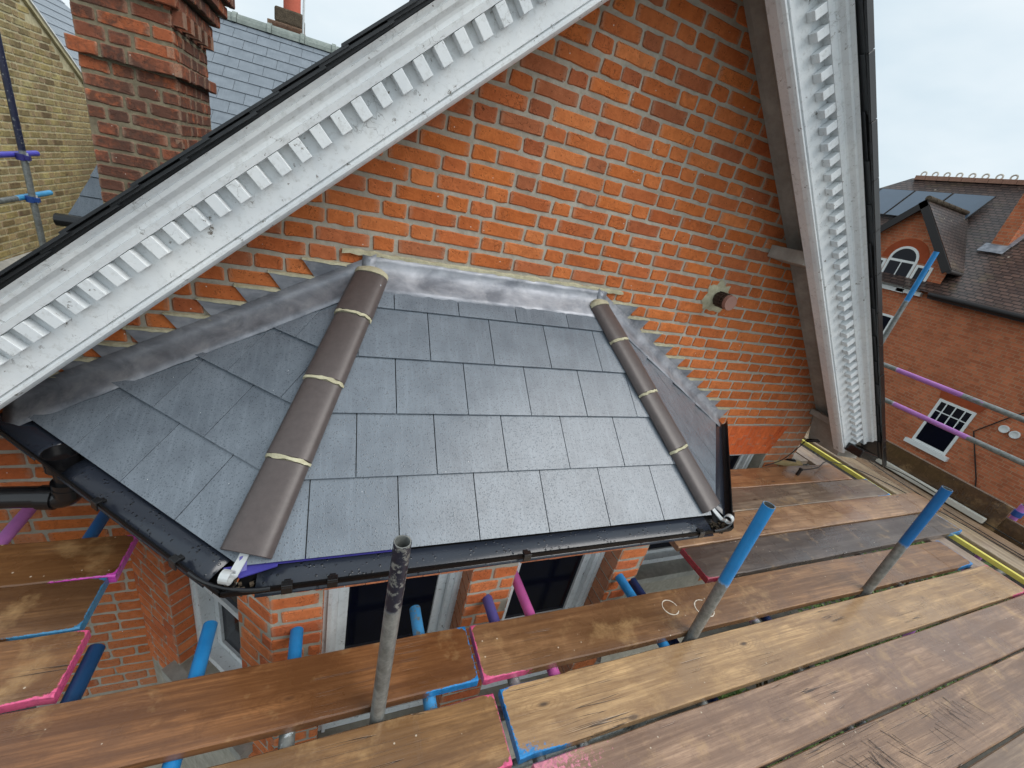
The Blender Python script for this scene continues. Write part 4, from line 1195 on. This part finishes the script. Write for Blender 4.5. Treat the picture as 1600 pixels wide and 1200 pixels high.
# wall face with its gable; openings stay behind set-in windows
EVZ = 1.735
GA, GB, GC = 7.0, 5.47, 4.30     # gable left foot, apex, right foot (y)
GAZ = 3.62
uvmesh('front_wall', [(FX, 12, GZ), (FX, -6, GZ), (FX, -6, EVZ), (FX, GC, EVZ), (FX, GC, 2.36), (FX, GB, GAZ), (FX, GA, 2.1), (FX, GA, EVZ), (FX, 12, EVZ)],
       [(0, 1, 2, 3, 4, 5, 6, 7, 8)], M['far_brick'], fh, wuv)
# side skin of the house
child(MB().box((FX+.02, -6, GZ), (FX+8, 12, EVZ)), 'house_body', M['far_rubbed'], fh)
RGX = FX + 2.9; RGZ = EVZ - .1 + (2.9+.25)*math.tan(R(45.0))
ruv = lambda p: (p.y, (p.x-FX)*1.414)
uvmesh('roof_slope', [(FX-.25, -6, EVZ-.1), (FX-.25, 12, EVZ-.1), (RGX, 7.9, RGZ), (RGX, -6, RGZ)], [(0, 3, 2, 1)], M['far_tile'], fh, ruv)
uvmesh('hip_slope', [(FX-.25, 12, EVZ-.1), (RGX+3, 12, EVZ-.1), (RGX, 7.9, RGZ)], [(0, 2, 1)], M['far_tile'], fh, lambda p: (p.x, p.z*1.4))
uvmesh('rear_slope', [(RGX, -6, RGZ), (RGX, 7.9, RGZ), (RGX+3.2, 12, EVZ-.1), (RGX+3.2, -6, EVZ-.1)], [(0, 3, 2, 1)], M['far_tile'], fh, ruv)
child(MB().tube((FX-.31, -6, EVZ-.14), (FX-.31, GC-.05, EVZ-.14), .065, 12), 'gutter', M['bargeblack'], fh, smooth=True)
child(MB().box((FX-.25, -6, EVZ-.24), (FX-.02, GC-.02, EVZ-.11)), 'eaves_board', M['bargeblack'], fh)
# gable roof, ridge running back into the main slope
gx1 = FX + (GAZ+.12-EVZ)  # where its ridge meets the main slope
fr, ov = FX-.22, .06
APg = (fr, GB, GAZ+.14); BKg = (gx1+.1, GB, GAZ+.14)
uvmesh('gable_slope', [APg, BKg, (FX+.65, GC-.14, 2.26), (fr, GC-.14, 2.26)], [(0, 3, 2, 1)], M['far_tile'], fh, lambda p: (p.x, p.z*1.4))
uvmesh('gable_slope', [APg, BKg, (FX+.4, GA+.16, 2.0), (fr, GA+.16, 2.0)], [(0, 1, 2, 3)], M['far_tile'], fh, lambda p: (p.x, p.z*1.4))
for (ya, za, yb, zb) in ((GB, GAZ+.12, GC-.14, 2.24), (GB, GAZ+.12, GA+.16, 1.98)):
    d = Vector((0, yb-ya, zb-za)); nn = Vector((0, -d.z, d.y)).normalized()
    if nn.z > 0: nn = -nn
    child(MB().obox((fr-.03, ya, za), d, nn*.17, (.05, 0, 0)), 'bargeboard', M['bargeblack'], fh)
child(MB().tube((fr-.02, GC-.12, 2.2), (FX+.5, GC-.12, 2.2), .055, 10), 'gable_gutter', M['bargeblack'], fh, smooth=True)
for i in range(7):
    x0 = fr + .02 + i*.30
    child(MB().tube((x0, GB, GAZ+.15), (x0+.27, GB, GAZ+.15), .07, 10), 'ridge_tile', M['debris'], fh, smooth=True)
# crested main ridge
rm_ = {}
for i in range(44):
    y0 = 7.8 - i*.31
    p = proj((RGX, y0, RGZ))
    if not p or p[0] > 1.05: continue
    child(MB().box((RGX-.09, y0-.30, RGZ-.05), (RGX+.09, y0, RGZ+.07)), 'ridge_tile', M['crest'], fh)
    mb = MB(); n = 12; rr = []
    for k_ in range(n+1):
        a = 2*math.pi*k_/n; c = Vector((RGX, y0-.15 + .07*math.cos(a), RGZ + .125 + .07*math.sin(a))); rr.append(c)
    mb.path_tube(rr, .022, 6)
    child(mb, 'crest_ring', M['render'], fh)
# chimney breast rising through the slope
cX0, cX1, cY0, cY1 = FX+1.13, FX+2.7, 4.02, 4.34
cb = uvmesh('roof_chimney', [(cX0, cY0, 2.85), (cX1, cY0, 2.85), (cX1, cY1, 2.85), (cX0, cY1, 2.85), (cX0, cY0, 6.2), (cX1, cY0, 6.2), (cX1, cY1, 6.2), (cX0, cY1, 6.2)],
       [(3, 0, 4, 7), (0, 1, 5, 4), (2, 3, 7, 6), (4, 5, 6, 7)], M['far_brick'], fh, lambda p: (p.y - p.x, p.z))
child(MB().obox((cX0-.20, cY0-.08, EVZ-.1 + (cX0-.20-FX+.25) + .03), (.22, 0, .22), (0, .5, 0), (-.01, 0, .01)), 'chimney_flashing', M['lead'], fh)
child(MB().obox((cX0, cY0-.09, EVZ-.1 + (cX0-FX+.25) + .03), (1.5, 0, 1.5), (0, .09, 0), (-.01, 0, .01)), 'chimney_soaker', M['lead'], fh)
# windows
def far_window(y0, y1, z0, z1, cols, rows_, arch=False, nm='window', bot=True):
    mb = MB(); t = .06; x = FX
    mb.box((x-.02, y0, z0), (x+.04, y0+t, z1)); mb.box((x-.02, y1-t, z0), (x+.04, y1, z1)); mb.box((x-.02, y0+t, z0), (x+.04, y1-t, z0+t)); mb.box((x-.02, y0+t, z1-t), (x+.04, y1-t, z1))
    wn = child(mb, nm, M['far_white'], fh)
    MB().box((x-.008, y0+t*.5, z0+t*.5), (x-.003, y1-t*.5, z1-t*.5)).obj('pane', M['glass'], wn)
    zb = (z0+z1)/2 if not bot else z0
    for i in range(1, cols):
        yy = y0 + (y1-y0)*i/cols; MB().box((x-.018, yy-.012, zb+.03), (x-.009, yy+.012, z1-t)).obj('glazing_bar', M['far_white'], wn)
    for i in range(1, rows_):
        zz = zb + (z1-zb)*i/rows_; MB().box((x-.020, y0+t, zz-.012), (x-.0095, y1-t, zz+.012)).obj('glazing_bar', M['far_white'], wn)
    if not bot: MB().box((x-.03, y0+t*.5, zb-.03), (x-.005, y1-t*.5, zb+.03)).obj('meeting_rail', M['far_white'], wn)
    MB().box((x-.10, y0-.10, z0-.11), (x+.02, y1+.10, z0-.005)).obj('sill', M['far_white'], wn)
    return wn
far_window(2.205, 2.945, -1.86, -.65, 4, 2, bot=False)
child(MB().prism([(FX-.012, 2.17, -.62), (FX-.012, 2.98, -.62), (FX-.012, 3.04, -.40), (FX-.012, 2.575, -.33), (FX-.012, 2.11, -.40)], (.02, 0, 0)), 'window_head', M['far_rubbed'], fh)
far_window(4.80, 5.5, .12, .86, 2, 1)
# three-light window with a round head
yc, hw_ = 5.36, .35
pw = far_window(yc-hw_, yc+hw_, 1.58, 2.27, 2, 1)
far_window(yc+hw_+.02, yc+hw_+.40, 1.60, 2.22, 1, 1); far_window(yc-hw_-.40, yc-hw_-.02, 1.60, 2.22, 1, 1)
mb = MB(); n = 14
outer = [(yc + (hw_)*math.cos(math.pi*i/n), 2.27 + (hw_)*math.sin(math.pi*i/n)) for i in range(n+1)]
inner = [(yc + (hw_-.06)*math.cos(math.pi*i/n), 2.27 + (hw_-.06)*math.sin(math.pi*i/n)) for i in range(n+1)]
for i in range(n):
    q = [outer[i], outer[i+1], inner[i+1], inner[i]]
    mb.prism([(FX-.02, a, b) for a, b in q], (.05, 0, 0))
child(mb, 'fanlight_frame', M['far_white'], fh)
child(MB().prism([(FX-.008, a, b) for a, b in inner], (.004, 0, 0)), 'fanlight', M['glass'], fh)
mb = MB(); o2 = [(yc + (hw_+.20)*math.cos(math.pi*i/n), 2.27 + (hw_+.20)*math.sin(math.pi*i/n)) for i in range(n+1)]
for i in range(n):
    q = [o2[i], o2[i+1], outer[i+1], outer[i]]; mb.prism([(FX-.012, a, b) for a, b in q], (.02, 0, 0))
child(mb, 'brick_arch', M['far_rubbed'], fh)
for (y, z) in ((1.66, -.735), (1.465, -.760)):
    v_ = root('round_vent', (FX, y, z), 'cream round wall vent %s on far brick wall' % ('nearer the sash window' if y > 1.6 else 'farther from the sash window'), 'vent', 'paired round vents')
    child(MB().tube((FX+.02, y, z), (FX-.05, y, z), .085, 20, .022), 'vent_collar', M['far_white'], v_, smooth=True)
    child(MB().tube((FX-.005, y, z), (FX-.02, y, z), .07, 18), 'vent_mesh', M['debris'], v_)
# dark cable down the far wall
tag(MB().path_tube([(FX-.03, .9, .7), (FX-.03, 1.7, -.45), (FX-.03, 2.05, -1.05), (FX-.03, 1.5, -2.0), (FX-.03, 1.05, -3.0)], .013, 6).obj('wall_cable', M['cable'], origin=(FX-.03, 1.7, -.45)),
    'thin dark cable crooked across the far brick wall past the round vents', 'cable')
# solar panels
sn = Vector((-s2, 0, s2)); su = Vector((s2, 0, s2))
ordn = ['right-hand end panel', 'second panel from the right', 'third panel from the right', 'leftmost panel']
for i in range(4):
    y0 = 5.32 + i*.98
    r0 = Vector((FX+1.50, y0, EVZ-.1 + (1.50+.25))) + sn*.09
    pn = root('solar_panel', tuple(r0), 'dark blue solar panel on far tiled roof, %s of the row' % ordn[i], 'solar panel', 'solar panels on the far roof')
    child(MB().obox(r0, (0, .955, 0), su*1.22, sn*.03), 'panel_frame', M['bargeblack'], pn)
    child(MB().obox(r0 + sn*.0305 + Vector((0, .02, 0)) + su*.02, (0, .915, 0), su*1.18, sn*.004), 'solar_cells', M['solar'], pn)

# ================================================================== SCAFFOLD
BLUE, PINK, PURP, NAVY, MAG, GREYP = lin(34, 132, 196), lin(222, 92, 136), lin(88, 84, 150), lin(22, 46, 92), lin(206, 84, 184), lin(190, 200, 204)
LILAC = lin(180, 116, 186)
def painted(c, a): return (c[0], c[1], c[2], a)

def board(p0, p1, width, label, color, paint0=None, paint1=None, th=.038, z=0.0, seed=0, tilt=0.0, spray=None):
    """scaffold board, p0->p1 centre line of its top face (x,y); ends may be painted"""
    rg = random.Random(seed)
    a, b = Vector((p0[0], p0[1], z)), Vector((p1[0], p1[1], z + tilt)); d = b-a; L = d.length; d = d.normalized()
    sd = Vector((0, 0, 1)).cross(d).normalized()
    c = (a+b)/2
    pos = [0, .012, .05, .16, .28, .30]; 
    n = max(2, int((L-.6)/.22)); pos += [.30 + (L-.6)*i/n for i in range(1, n)] + [L-.30, L-.28, L-.16, L-.05, L-.012, L]
    mb = MB(); rings = []; ats = []
    hw = width/2; c_ = .0045
    for t in pos:
        w0, w1 = rg.uniform(-.0022, .0022), rg.uniform(-.0022, .0022)
        e = .0 if .001 < t < L-.001 else -.004
        zz = rg.uniform(-.001, .001)
        prof = [(-hw+w0, -th), (-hw+w0-e*0, -c_*1.2), (-hw+w0+c_, 0), (-hw+.024, .0006), (-hw*.3, .001), (hw*.3, .0008), (hw-.024, .0004), (hw+w1-c_, 0), (hw+w1, -c_*1.2), (hw+w1, -th)]
        rings.append([d*(t-L/2) + sd*x + Vector((0, 0, h + zz)) for x, h in prof])
        al = []
        for k_, (x, h) in enumerate(prof):
            edge = k_ in (0, 1, 8, 9); lip = k_ in (2, 7)
            m0 = 0; col = (0, 0, 0)
            for pc, dist in ((paint0, t), (paint1, L-t)):
                if pc and dist < .31:
                    f = max(0.0, 1 - dist/.30)
                    if dist < .002: mm = 1.0 if not (k_ in (3, 4, 5, 6)) else .58
                    elif dist < .013: mm = .95 if edge else (.66 if lip else .24)
                    else: mm = (.92 if edge else (.42 if lip else .05))*min(1, f*1.5) if dist < .29 else .0
                    m0 = mm; col = pc
                elif pc and not m0: col = pc
            if spray and t < spray[0] and k_ in (2, 3, 4, 5, 6, 7):
                sgn = (x/hw)*spray[2]
                mm = spray[1]*(1 - (t/spray[0])**1.5)*(1.0 if spray[2] == 0 else max(0, .15 + .85*sgn))
                m0 = max(m0, mm)
            al.append((col[0], col[1], col[2], m0))
        ats.append(al)
    n_ = len(prof); vs = []; fs = []; at = []
    for r_, al in zip(rings, ats): vs += r_; at += al
    for k_ in range(len(rings)-1):
        for i in range(n_):
            j = (i+1) % n_; fs.append((k_*n_+j, k_*n_+i, (k_+1)*n_+i, (k_+1)*n_+j))
    fs.append(tuple(range(n_))); fs.append(tuple((len(rings)-1)*n_+i for i in range(n_-1, -1, -1)))
    # build in local x-along-board space
    rot = math.atan2(d.y, d.x); rm = Matrix.Rotation(-rot, 3, 'Z')
    mb.add([rm @ v for v in vs], fs, 0, at)
    o = mb.obj('scaffold_board', M['wood'], None, color=color, paint=True)
    # fix normals if inverted
    o.location = c; o.rotation_euler = (0, 0, rot)
    tag(o, label, 'board', 'scaffold boards')
    return o

# along the bay: x from .. to .., given as (x0, x1, ycentre)
board((-2.4, -1.122), (.562, -1.124), .222, 'dark brown board under the bay window with a blue painted right end', lin(140, 94, 54), None, BLUE, seed=1)
bd2 = board((.585, -1.128), (4.30, -1.155), .222, 'brown board with white circle marks and pink painted left end beside the bay', lin(150, 112, 76), PINK, BLUE, seed=2)
board((-1.2, -1.402), (.602, -1.402), .224, 'tan coarse-grained board at bottom left with pink painted right end', lin(156, 118, 74), None, PINK, seed=3)
board((.632, -1.394), (4.42, -1.402), .224, 'pale honey board with a bright blue painted left end, in front of the standards', lin(200, 166, 122), BLUE, PINK, seed=4, spray=(.30, .62, -1))
board((.67, -1.642), (4.7, -1.640), .224, 'pinkish brown board next in front of the pale honey one', lin(168, 138, 116), lin(214, 132, 150), None, seed=5, spray=(.62, .56, 0))
board((-.9, -1.652), (.645, -1.645), .224, 'brown board at the very bottom left edge of the deck', lin(150, 116, 84), None, PINK, seed=25)
bd6 = board((-.5, -1.878), (4.7, -1.873), .222, 'brown board scored with dark saw cuts near the bottom right corner', lin(160, 130, 106), None, None, seed=6)
board((-.5, -2.108), (4.7, -2.108), .222, 'grey-brown board cutting the bottom right corner of the picture', lin(158, 136, 116), None, None, seed=7)
board((1.965, -.898), (4.775, -.895), .222, 'dark slate-grey wet board with pink left end and blue right end', lin(104, 94, 90), lin(150, 50, 70), BLUE, seed=9)
board((1.95, -.668), (5.0, -.660), .222, 'light brown board splashed with plaster just behind the dark grey board', lin(176, 142, 112), None, None, seed=10)
board((2.28, -.438), (4.60, -.440), .222, 'grey wet board with blue corner, second from the side window', lin(134, 120, 108), None, BLUE, seed=11)
board((2.52, -.210), (4.42, -.205), .222, 'orange-brown damp board closest to the side window arch', lin(160, 118, 82), None, None, seed=12)
# stub platform at the left
board((-2.6, -.425), (-.752, -.430), .218, 'brown board with magenta painted end, nearest wall of left stub platform', lin(138, 98, 58), None, lin(222, 80, 190), seed=13)
board((-2.6, -.645), (-.775, -.650), .216, 'brown board with blue painted edge, middle of left stub platform', lin(122, 88, 56), None, lin(60, 130, 170), seed=14)
board((-2.6, -.872), (-.745, -.878), .222, 'brown board with thick pink painted end, front of left stub platform', lin(146, 104, 64), None, PINK, seed=15)
# return platform along the right side
zr = -.042
board((4.43, 2.6), (4.43, -3.0), .215, 'pale grey-brown board of the right-hand return, left of the yellow strip', lin(184, 166, 150), None, None, z=zr, seed=16)
board((4.92, 2.6), (4.92, -3.0), .222, 'pale board of the right-hand return, just right of the yellow strip', lin(190, 172, 146), None, None, z=zr, seed=17)
board((5.155, 2.6), (5.155, -3.0), .222, 'outer brown board of the right-hand return, beside the toe board', lin(164, 138, 112), None, None, z=zr, seed=18)
ys = MB().box((4.672, -2.2, zr-.03), (4.706, 2.4, zr+.008)).obj('yellow_strip', M['yellow'], origin=(4.69, 0, zr), bevel=.004)
tag(ys, 'long bright yellow strip lying between boards of the right return', 'strip')
wb = board((4.20, 2.3), (4.20, .02), .21, 'whitish weathered board running back past the wall corner', lin(206, 194, 180), None, None, z=zr-.002, seed=19)
# toe board on edge
tb = MB(); tb.box((5.345, -1.02, -.10), (5.383, .95, .195)); 
to = tb.obj('toe_board', M['wood'], None, origin=(5.364, 0, .05), color=lin(96, 72, 46), paint=True, bevel=.004); tag(to, 'dark brown toe board standing on edge along the right return', 'toe board')
tb = MB(); tb.box((5.385, -2.6, -.16), (5.42, -.55, .085)); to2 = tb.obj('toe_board', M['wood'], None, origin=(5.40, -1.5, 0), color=lin(104, 80, 54), paint=True, bevel=.004); tag(to2, 'lower brown toe board overlapping the first near the purple standard', 'toe board')

def stick(p0, p1, label, segs, name='scaffold_tube', r=.0242, group='scaffold tubes', cat='tube'):
    """segs: list of (fraction, colour, amount)"""
    def at(f):
        best = segs[0]
        for s_ in segs:
            if f >= s_[0] - 1e-6: best = s_
        return (best[1][0], best[1][1], best[1][2], best[2])
    L = (Vector(p1)-Vector(p0)).length
    c = (Vector(p0)+Vector(p1))/2
    mb = MB(); mb.tube(p0, p1, r, 18, .0042, at, max(4, int(L/.035)))
    o = mb.obj(name, M['tube'], None, origin=c, smooth=True, paint=True)
    return tag(o, label, cat, group)
ZB = (0, 0, 0)
def standard(x, y, z1, label, col, frac):
    return stick((x, y, GZ), (x + .002, y, z1), label, [(0, GREYP, 0.0), (1 - frac/(z1-GZ), col[0], col[1])], 'scaffold_standard', group='upright standards')
standard(.19, -1.262, .79, 'galvanised upright standard with chipped black top in front of the bay', (lin(24, 30, 46), .58), .27)
standard(1.622, -1.262, .785, 'upright standard with long bright blue top between the two bay boards, middle of three', (BLUE, .80), .45)
standard(3.012, -1.262, .77, 'upright standard with dark blue top nearest the right return', (lin(20, 104, 166), .80), .42)
tz = -.0645
def transom(x, y0, label, c, amt=.9, y1=-2.5, z=tz, dx=0.0, first=.35):
    return stick((x, y0, z), (x + dx, y1, z), label, [(0, c, amt), (first, c, amt), (first + .02, GREYP, .35)])
transom(-.392, -.775, 'bright blue tube end poking towards the left bay window', BLUE, first=.30)
transom(-.085, -.826, 'bright blue tube end in front of the left brick pier', BLUE, first=.2)
transom(.383, -.85, 'blue and white tube end in front of the first bay window', lin(70, 150, 204), .6, first=.25)
transom(.722, -.83, 'dull purple tube end in front of the middle brick pier', PURP, .8, first=.2)
transom(.90, -.735, 'pink tube speckled black across the second bay window', lin(206, 100, 170), .72, first=.3)
transom(1.485, -.735, 'sky blue tube end beside the right brick pier', lin(46, 142, 206), .9, first=.3)
transom(1.60, -.80, 'thin navy tube at the right cant of the bay', NAVY, .95, first=.4, z=-.125)
transom(2.10, -.45, 'magenta tube beside the pink-ended dark board', lin(170, 60, 140), .95, y1=-2.0, first=.5)
transom(2.20, -.40, 'navy tube lying next to the magenta tube', NAVY, .95, y1=-2.0, first=.6, z=-.075)
transom(-1.232, -.02, 'lilac pink tube leaning out under the black downpipe', LILAC, .95, y1=-1.4, first=.4)
transom(-.945, -.03, 'blue tube under the left gutter above the stub platform', lin(36, 108, 170), .95, y1=-1.4, first=.4)
transom(-.722, -.80, 'dark blue tube under the pink end of the stub platform', lin(16, 58, 96), .95, y1=-1.6, first=.6)
transom(3.45, -.06, 'dull pink tube end by the side window', lin(150, 84, 110), .9, y1=-2.0, first=.2, z=-.07)
for yy, lb in ((-1.312, 'galvanised ledger tube running under the boards near the bay'),):
    stick((-2.3, yy, -.118), (5.3, yy, -.118), lb, [(0, GREYP, .2)])
stick((-.70, -1.24, -.9), (1.9, -1.20, -.86), 'galvanised tube low down beneath the gap between boards', [(0, GREYP, .3)])
# guard rails and standards of the right return
stick((5.43, 3.2, .873), (5.43, -2.6, .873), 'upper guard rail with pink painted middle beyond the bargeboard', [(0, GREYP, 0), (.485, GREYP, 0), (.50, LILAC, .9), (.60, LILAC, .35), (.63, GREYP, 0)])
stick((5.43, 3.2, .545), (5.43, -2.6, .545), 'lower guard rail with pink painted middle below the other rail', [(0, GREYP, 0), (.525, LILAC, .9), (.635, LILAC, .3), (.65, GREYP, 0)])
stick((5.49, .60, GZ), (5.49, .59, 2.04), 'grey upright standard with blue top in front of the arched far window', [(0, GREYP, 0), (.905, BLUE, .95)], 'scaffold_standard')
stick((5.49, -1.03, GZ), (5.49, -1.03, .22), 'purple upright standard at the right edge with blue coupler', [(0, LILAC, .95)], 'scaffold_standard')
def coupler(c, label, col):
    rt = root('scaffold_coupler', c, label, 'coupler', 'couplers')
    c = Vector(c)
    child(MB().tube(c - Vector((0, 0, .026)), c + Vector((0, 0, .026)), .034, 16), 'clamp', col, rt, smooth=True)
    child(MB().box(c + Vector((.03, -.02, -.02)), c + Vector((.062, .02, .02))), 'hinge_block', col, rt, bevel=.004)
    child(MB().tube(c + Vector((.046, 0, -.035)), c + Vector((.046, 0, .04)), .008, 8), 'bolt', M['galv'], rt)
cpb = mat_plain('coupler_blue', lin(48, 86, 158), 0.5, 0.2, 0.5, 0.4, 40)
coupler((5.49, -1.03, .13), 'blue coupler clamped on the purple standard', cpb)
# left background scaffold by the yellow wall
lx = -2.6
stick((lx, 3.33, GZ), (lx + .02, 3.36, 2.6), 'grey upright standard in front of the yellow brick wall', [(0, GREYP, 0), (.74, lin(34, 38, 62), .66)], 'scaffold_standard')
stick((lx-.05, 2.2, 1.022), (lx-.05, 3.70, 1.045), 'violet-blue rail across the yellow brick wall', [(0, lin(84, 80, 190), .92)])
stick((lx-.05, 2.2, .672), (lx-.05, 3.78, .692), 'pale blue ended rail, lower of two on the yellow brick wall', [(0, GREYP, 0), (.66, lin(74, 160, 210), .92)])
coupler((lx, 3.345, 1.03), 'violet coupler on the upper rail by the yellow wall', mat_plain('coupler_violet', lin(62, 60, 130), 0.5, 0.2, 0.5, 0.4, 40))
coupler((lx, 3.345, .68), 'dark blue coupler on the lower rail by the yellow wall', cpb)
stick((-1.955, 2.3, -1.5), (-1.955, 2.3, .575), 'short light blue tube end beneath the turret gutter', [(0, lin(66, 150, 206), .95)])

# ---------------------------------------------------------------- small things
# plaster rings and splashes on the second board
def ringmark(cx, cy, r, a0, a1):
    mb = MB(); n = 26; vs = []; fs = []; rg = random.Random(int(cx*100))
    for i in range(n+1):
        a = R(a0 + (a1-a0)*i/n); w_ = .0022 + rg.uniform(-.0008, .0012)
        vs += [(cx + (r-w_)*math.cos(a), cy + (r-w_)*.95*math.sin(a), .0021), (cx + (r+w_)*math.cos(a), cy + (r+w_)*.95*math.sin(a), .0021)]
    for i in range(n): fs.append((2*i, 2*i+1, 2*i+3, 2*i+2))
    o = mb.add(vs, fs).obj('plaster_ring', M['paintmark'], None, origin=(cx, cy, .002))
    o.parent = bd2; o.matrix_parent_inverse = Matrix.Translation(bd2.location).inverted() if False else bd2.matrix_basis.inverted()
ringmark(1.60, -1.12, .042, 0, 320); ringmark(1.79, -1.16, .05, 60, 330)

rg = random.Random(77); mb = MB()
for (cx_, cy_, n_, sp) in ((2.02, -1.862, 30, .16), (2.62, -1.85, 20, .20), (1.75, -1.88, 6, .22)):
    for i in range(n_):
        x0 = cx_ + rg.gauss(0, sp*.55); y0 = cy_ + rg.uniform(-.02, .06); a = R(rg.gauss(-62, 11)); L_ = rg.uniform(.05, .16)
        d = Vector((math.cos(a), math.sin(a), 0)); n2_ = Vector((-d.y, d.x, 0))*rg.uniform(.0006, .0013)
        p = Vector((x0, y0, .0024)); q = p + d*L_
        q.y = max(q.y, -1.98); p.y = min(p.y, -1.77)
        mb.add([p-n2_, q-n2_*.3, q+n2_*.3, p+n2_], [(0, 1, 2, 3)])
so_ = mb.obj('saw_cuts', M['cable'], None); so_['kind'] = 'stuff'
so_.parent = bd6; so_.matrix_parent_inverse = bd6.matrix_basis.inverted()

# cables with inline connectors by the foot of the right bargeboard
def cable(pts, label, r=.0042):
    P_ = [Vector(p) for p in pts]; out = []
    for i in range(len(P_)-1):
        p0, p1, p2, p3 = P_[max(i-1, 0)], P_[i], P_[i+1], P_[min(i+2, len(P_)-1)]
        for k_ in range(8):
            t = k_/8; out.append(.5*((2*p1) + (p2-p0)*t + (2*p0-5*p1+4*p2-p3)*t*t + (3*p1-p0-3*p2+p3)*t*t*t))
    out.append(P_[-1])
    o = MB().path_tube(out, r, 7).obj('cable', M['cable'], None, origin=P_[0], smooth=True); return tag(o, label, 'cable', 'loose cables')
cable([(3.50, -.10, .02), (3.72, -.08, .06), (3.90, -.05, .16), (4.02, -.02, .24)], 'thin black cable rising to the upper inline connector')
cable([(4.02, -.02, .24), (4.10, -.22, .33), (4.30, -.3, .30), (4.62, -.22, .16), (4.95, -.5, .02), (5.08, -1.0, -.03), (5.08, -1.6, -.03)], 'black cable draped from the bargeboard foot along the return')
cable([(3.78, -.22, .05), (4.05, -.2, .05), (4.40, -.1, .03), (4.72, -.3, .01), (5.0, -.95, -.03), (5.03, -1.8, -.03)], 'black cable from the standing connector across the yellow strip')
cable([(4.6, -.28, .2), (4.9, -.2, .08), (5.22, -.35, .02), (5.30, -.95, -.02), (5.30, -1.9, -.02)], 'black cable lying beside the toe board')
def connector(p0, p1, label):
    rt = root('cable_connector', p0, label, 'connector', 'cable connectors'); p0, p1 = Vector(p0), Vector(p1)
    child(MB().tube(p0, p1, .014, 12), 'body', M['black'], rt, smooth=True)
    child(MB().tube(p0.lerp(p1, .9), p1 + (p1-p0)*.12, .0165, 12), 'collar', M['cable'], rt, smooth=True)
connector((4.0, -.03, .225), (4.06, -.14, .30), 'black inline cable connector hanging in front of the soffit foot')
connector((3.78, -.22, .0), (3.785, -.222, .062), 'black cable connector standing on the orange-brown board')
# offcuts behind the deck
tag(MB().obox((3.72, .02, -.05), (.34, -.10, 0), (.03, .06, 0), (0, 0, .045)).obj('timber_offcut', M['chipwood'], origin=(3.8, 0, -.03), bevel=.003), 'pale timber offcut lying beyond the damp board by the wall corner', 'timber')
tag(MB().tube((3.62, .12, -.03), (4.02, -.02, -.02), .03, 14, .004).obj('pipe_offcut', M['black'], origin=(3.8, 0, -.03), smooth=True), 'short black pipe offcut beside the pale timber piece', 'pipe')

tag(MB().obox((5.27, -.95, -.035), (.03, 1.1, 0), (.045, -.001, .0), (0, 0, .05)).obj('white_batten', M['render'], origin=(5.3, -.4, -.02), bevel=.003), 'white batten lying along the foot of the dark toe board', 'batten')
# ================================================================== SHRUBS down in the garden
def shrub(cx, cy, rad, h, label, seed):
    rg = random.Random(seed); rt = root('garden_shrub', (cx, cy, GZ), label, 'shrub', 'garden shrubs')
    mb = MB()
    for i in range(7):
        a = rg.uniform(0, 6.28); tip = Vector((cx + math.cos(a)*rad*.6, cy + math.sin(a)*rad*.6, GZ + h*rg.uniform(.6, .95)))
        mb.path_tube([(cx, cy, GZ), tuple(Vector((cx, cy, GZ)).lerp(tip, .5) + Vector((0, 0, .1))), tuple(tip)], .02, 6)
    child(mb, 'stems', M['stem'], rt)
    mb = MB(); vs = []; fs = []
    clumps = [(Vector((rg.gauss(0, .45), rg.gauss(0, .45), rg.uniform(.25, 1)))) for _ in range(26)]
    for i in range(2600):
        c = rg.choice(clumps); p = Vector((cx + (c.x*rad + rg.gauss(0, .13*rad)), cy + (c.y*rad + rg.gauss(0, .13*rad)), GZ + h*(c.z*.85) + rg.gauss(0, .09*h)))
        d = Vector((rg.gauss(0, 1), rg.gauss(0, 1), rg.gauss(.2, .6))).normalized(); u = d.orthogonal().normalized(); s_ = rg.uniform(.03, .06)
        k_ = len(vs); vs += [p - d*s_, p + u*s_*.45, p + d*s_, p - u*s_*.45]; fs.append((k_, k_+1, k_+2, k_+3))
    mb.add(vs, fs); child(mb, 'foliage', M['leaf'], rt)
shrub(6.6, -.6, .9, 1.5, 'bright green shrub seen through the deck gap by the dark-blue standard', 1)
shrub(8.6, -.3, 1.0, 1.7, 'bright green shrub seen through the deck gap beyond the dark-blue standard', 2)
shrub(4.6, -.9, .7, 1.2, 'dark shrub glimpsed through the deck gap between the blue standards', 3)
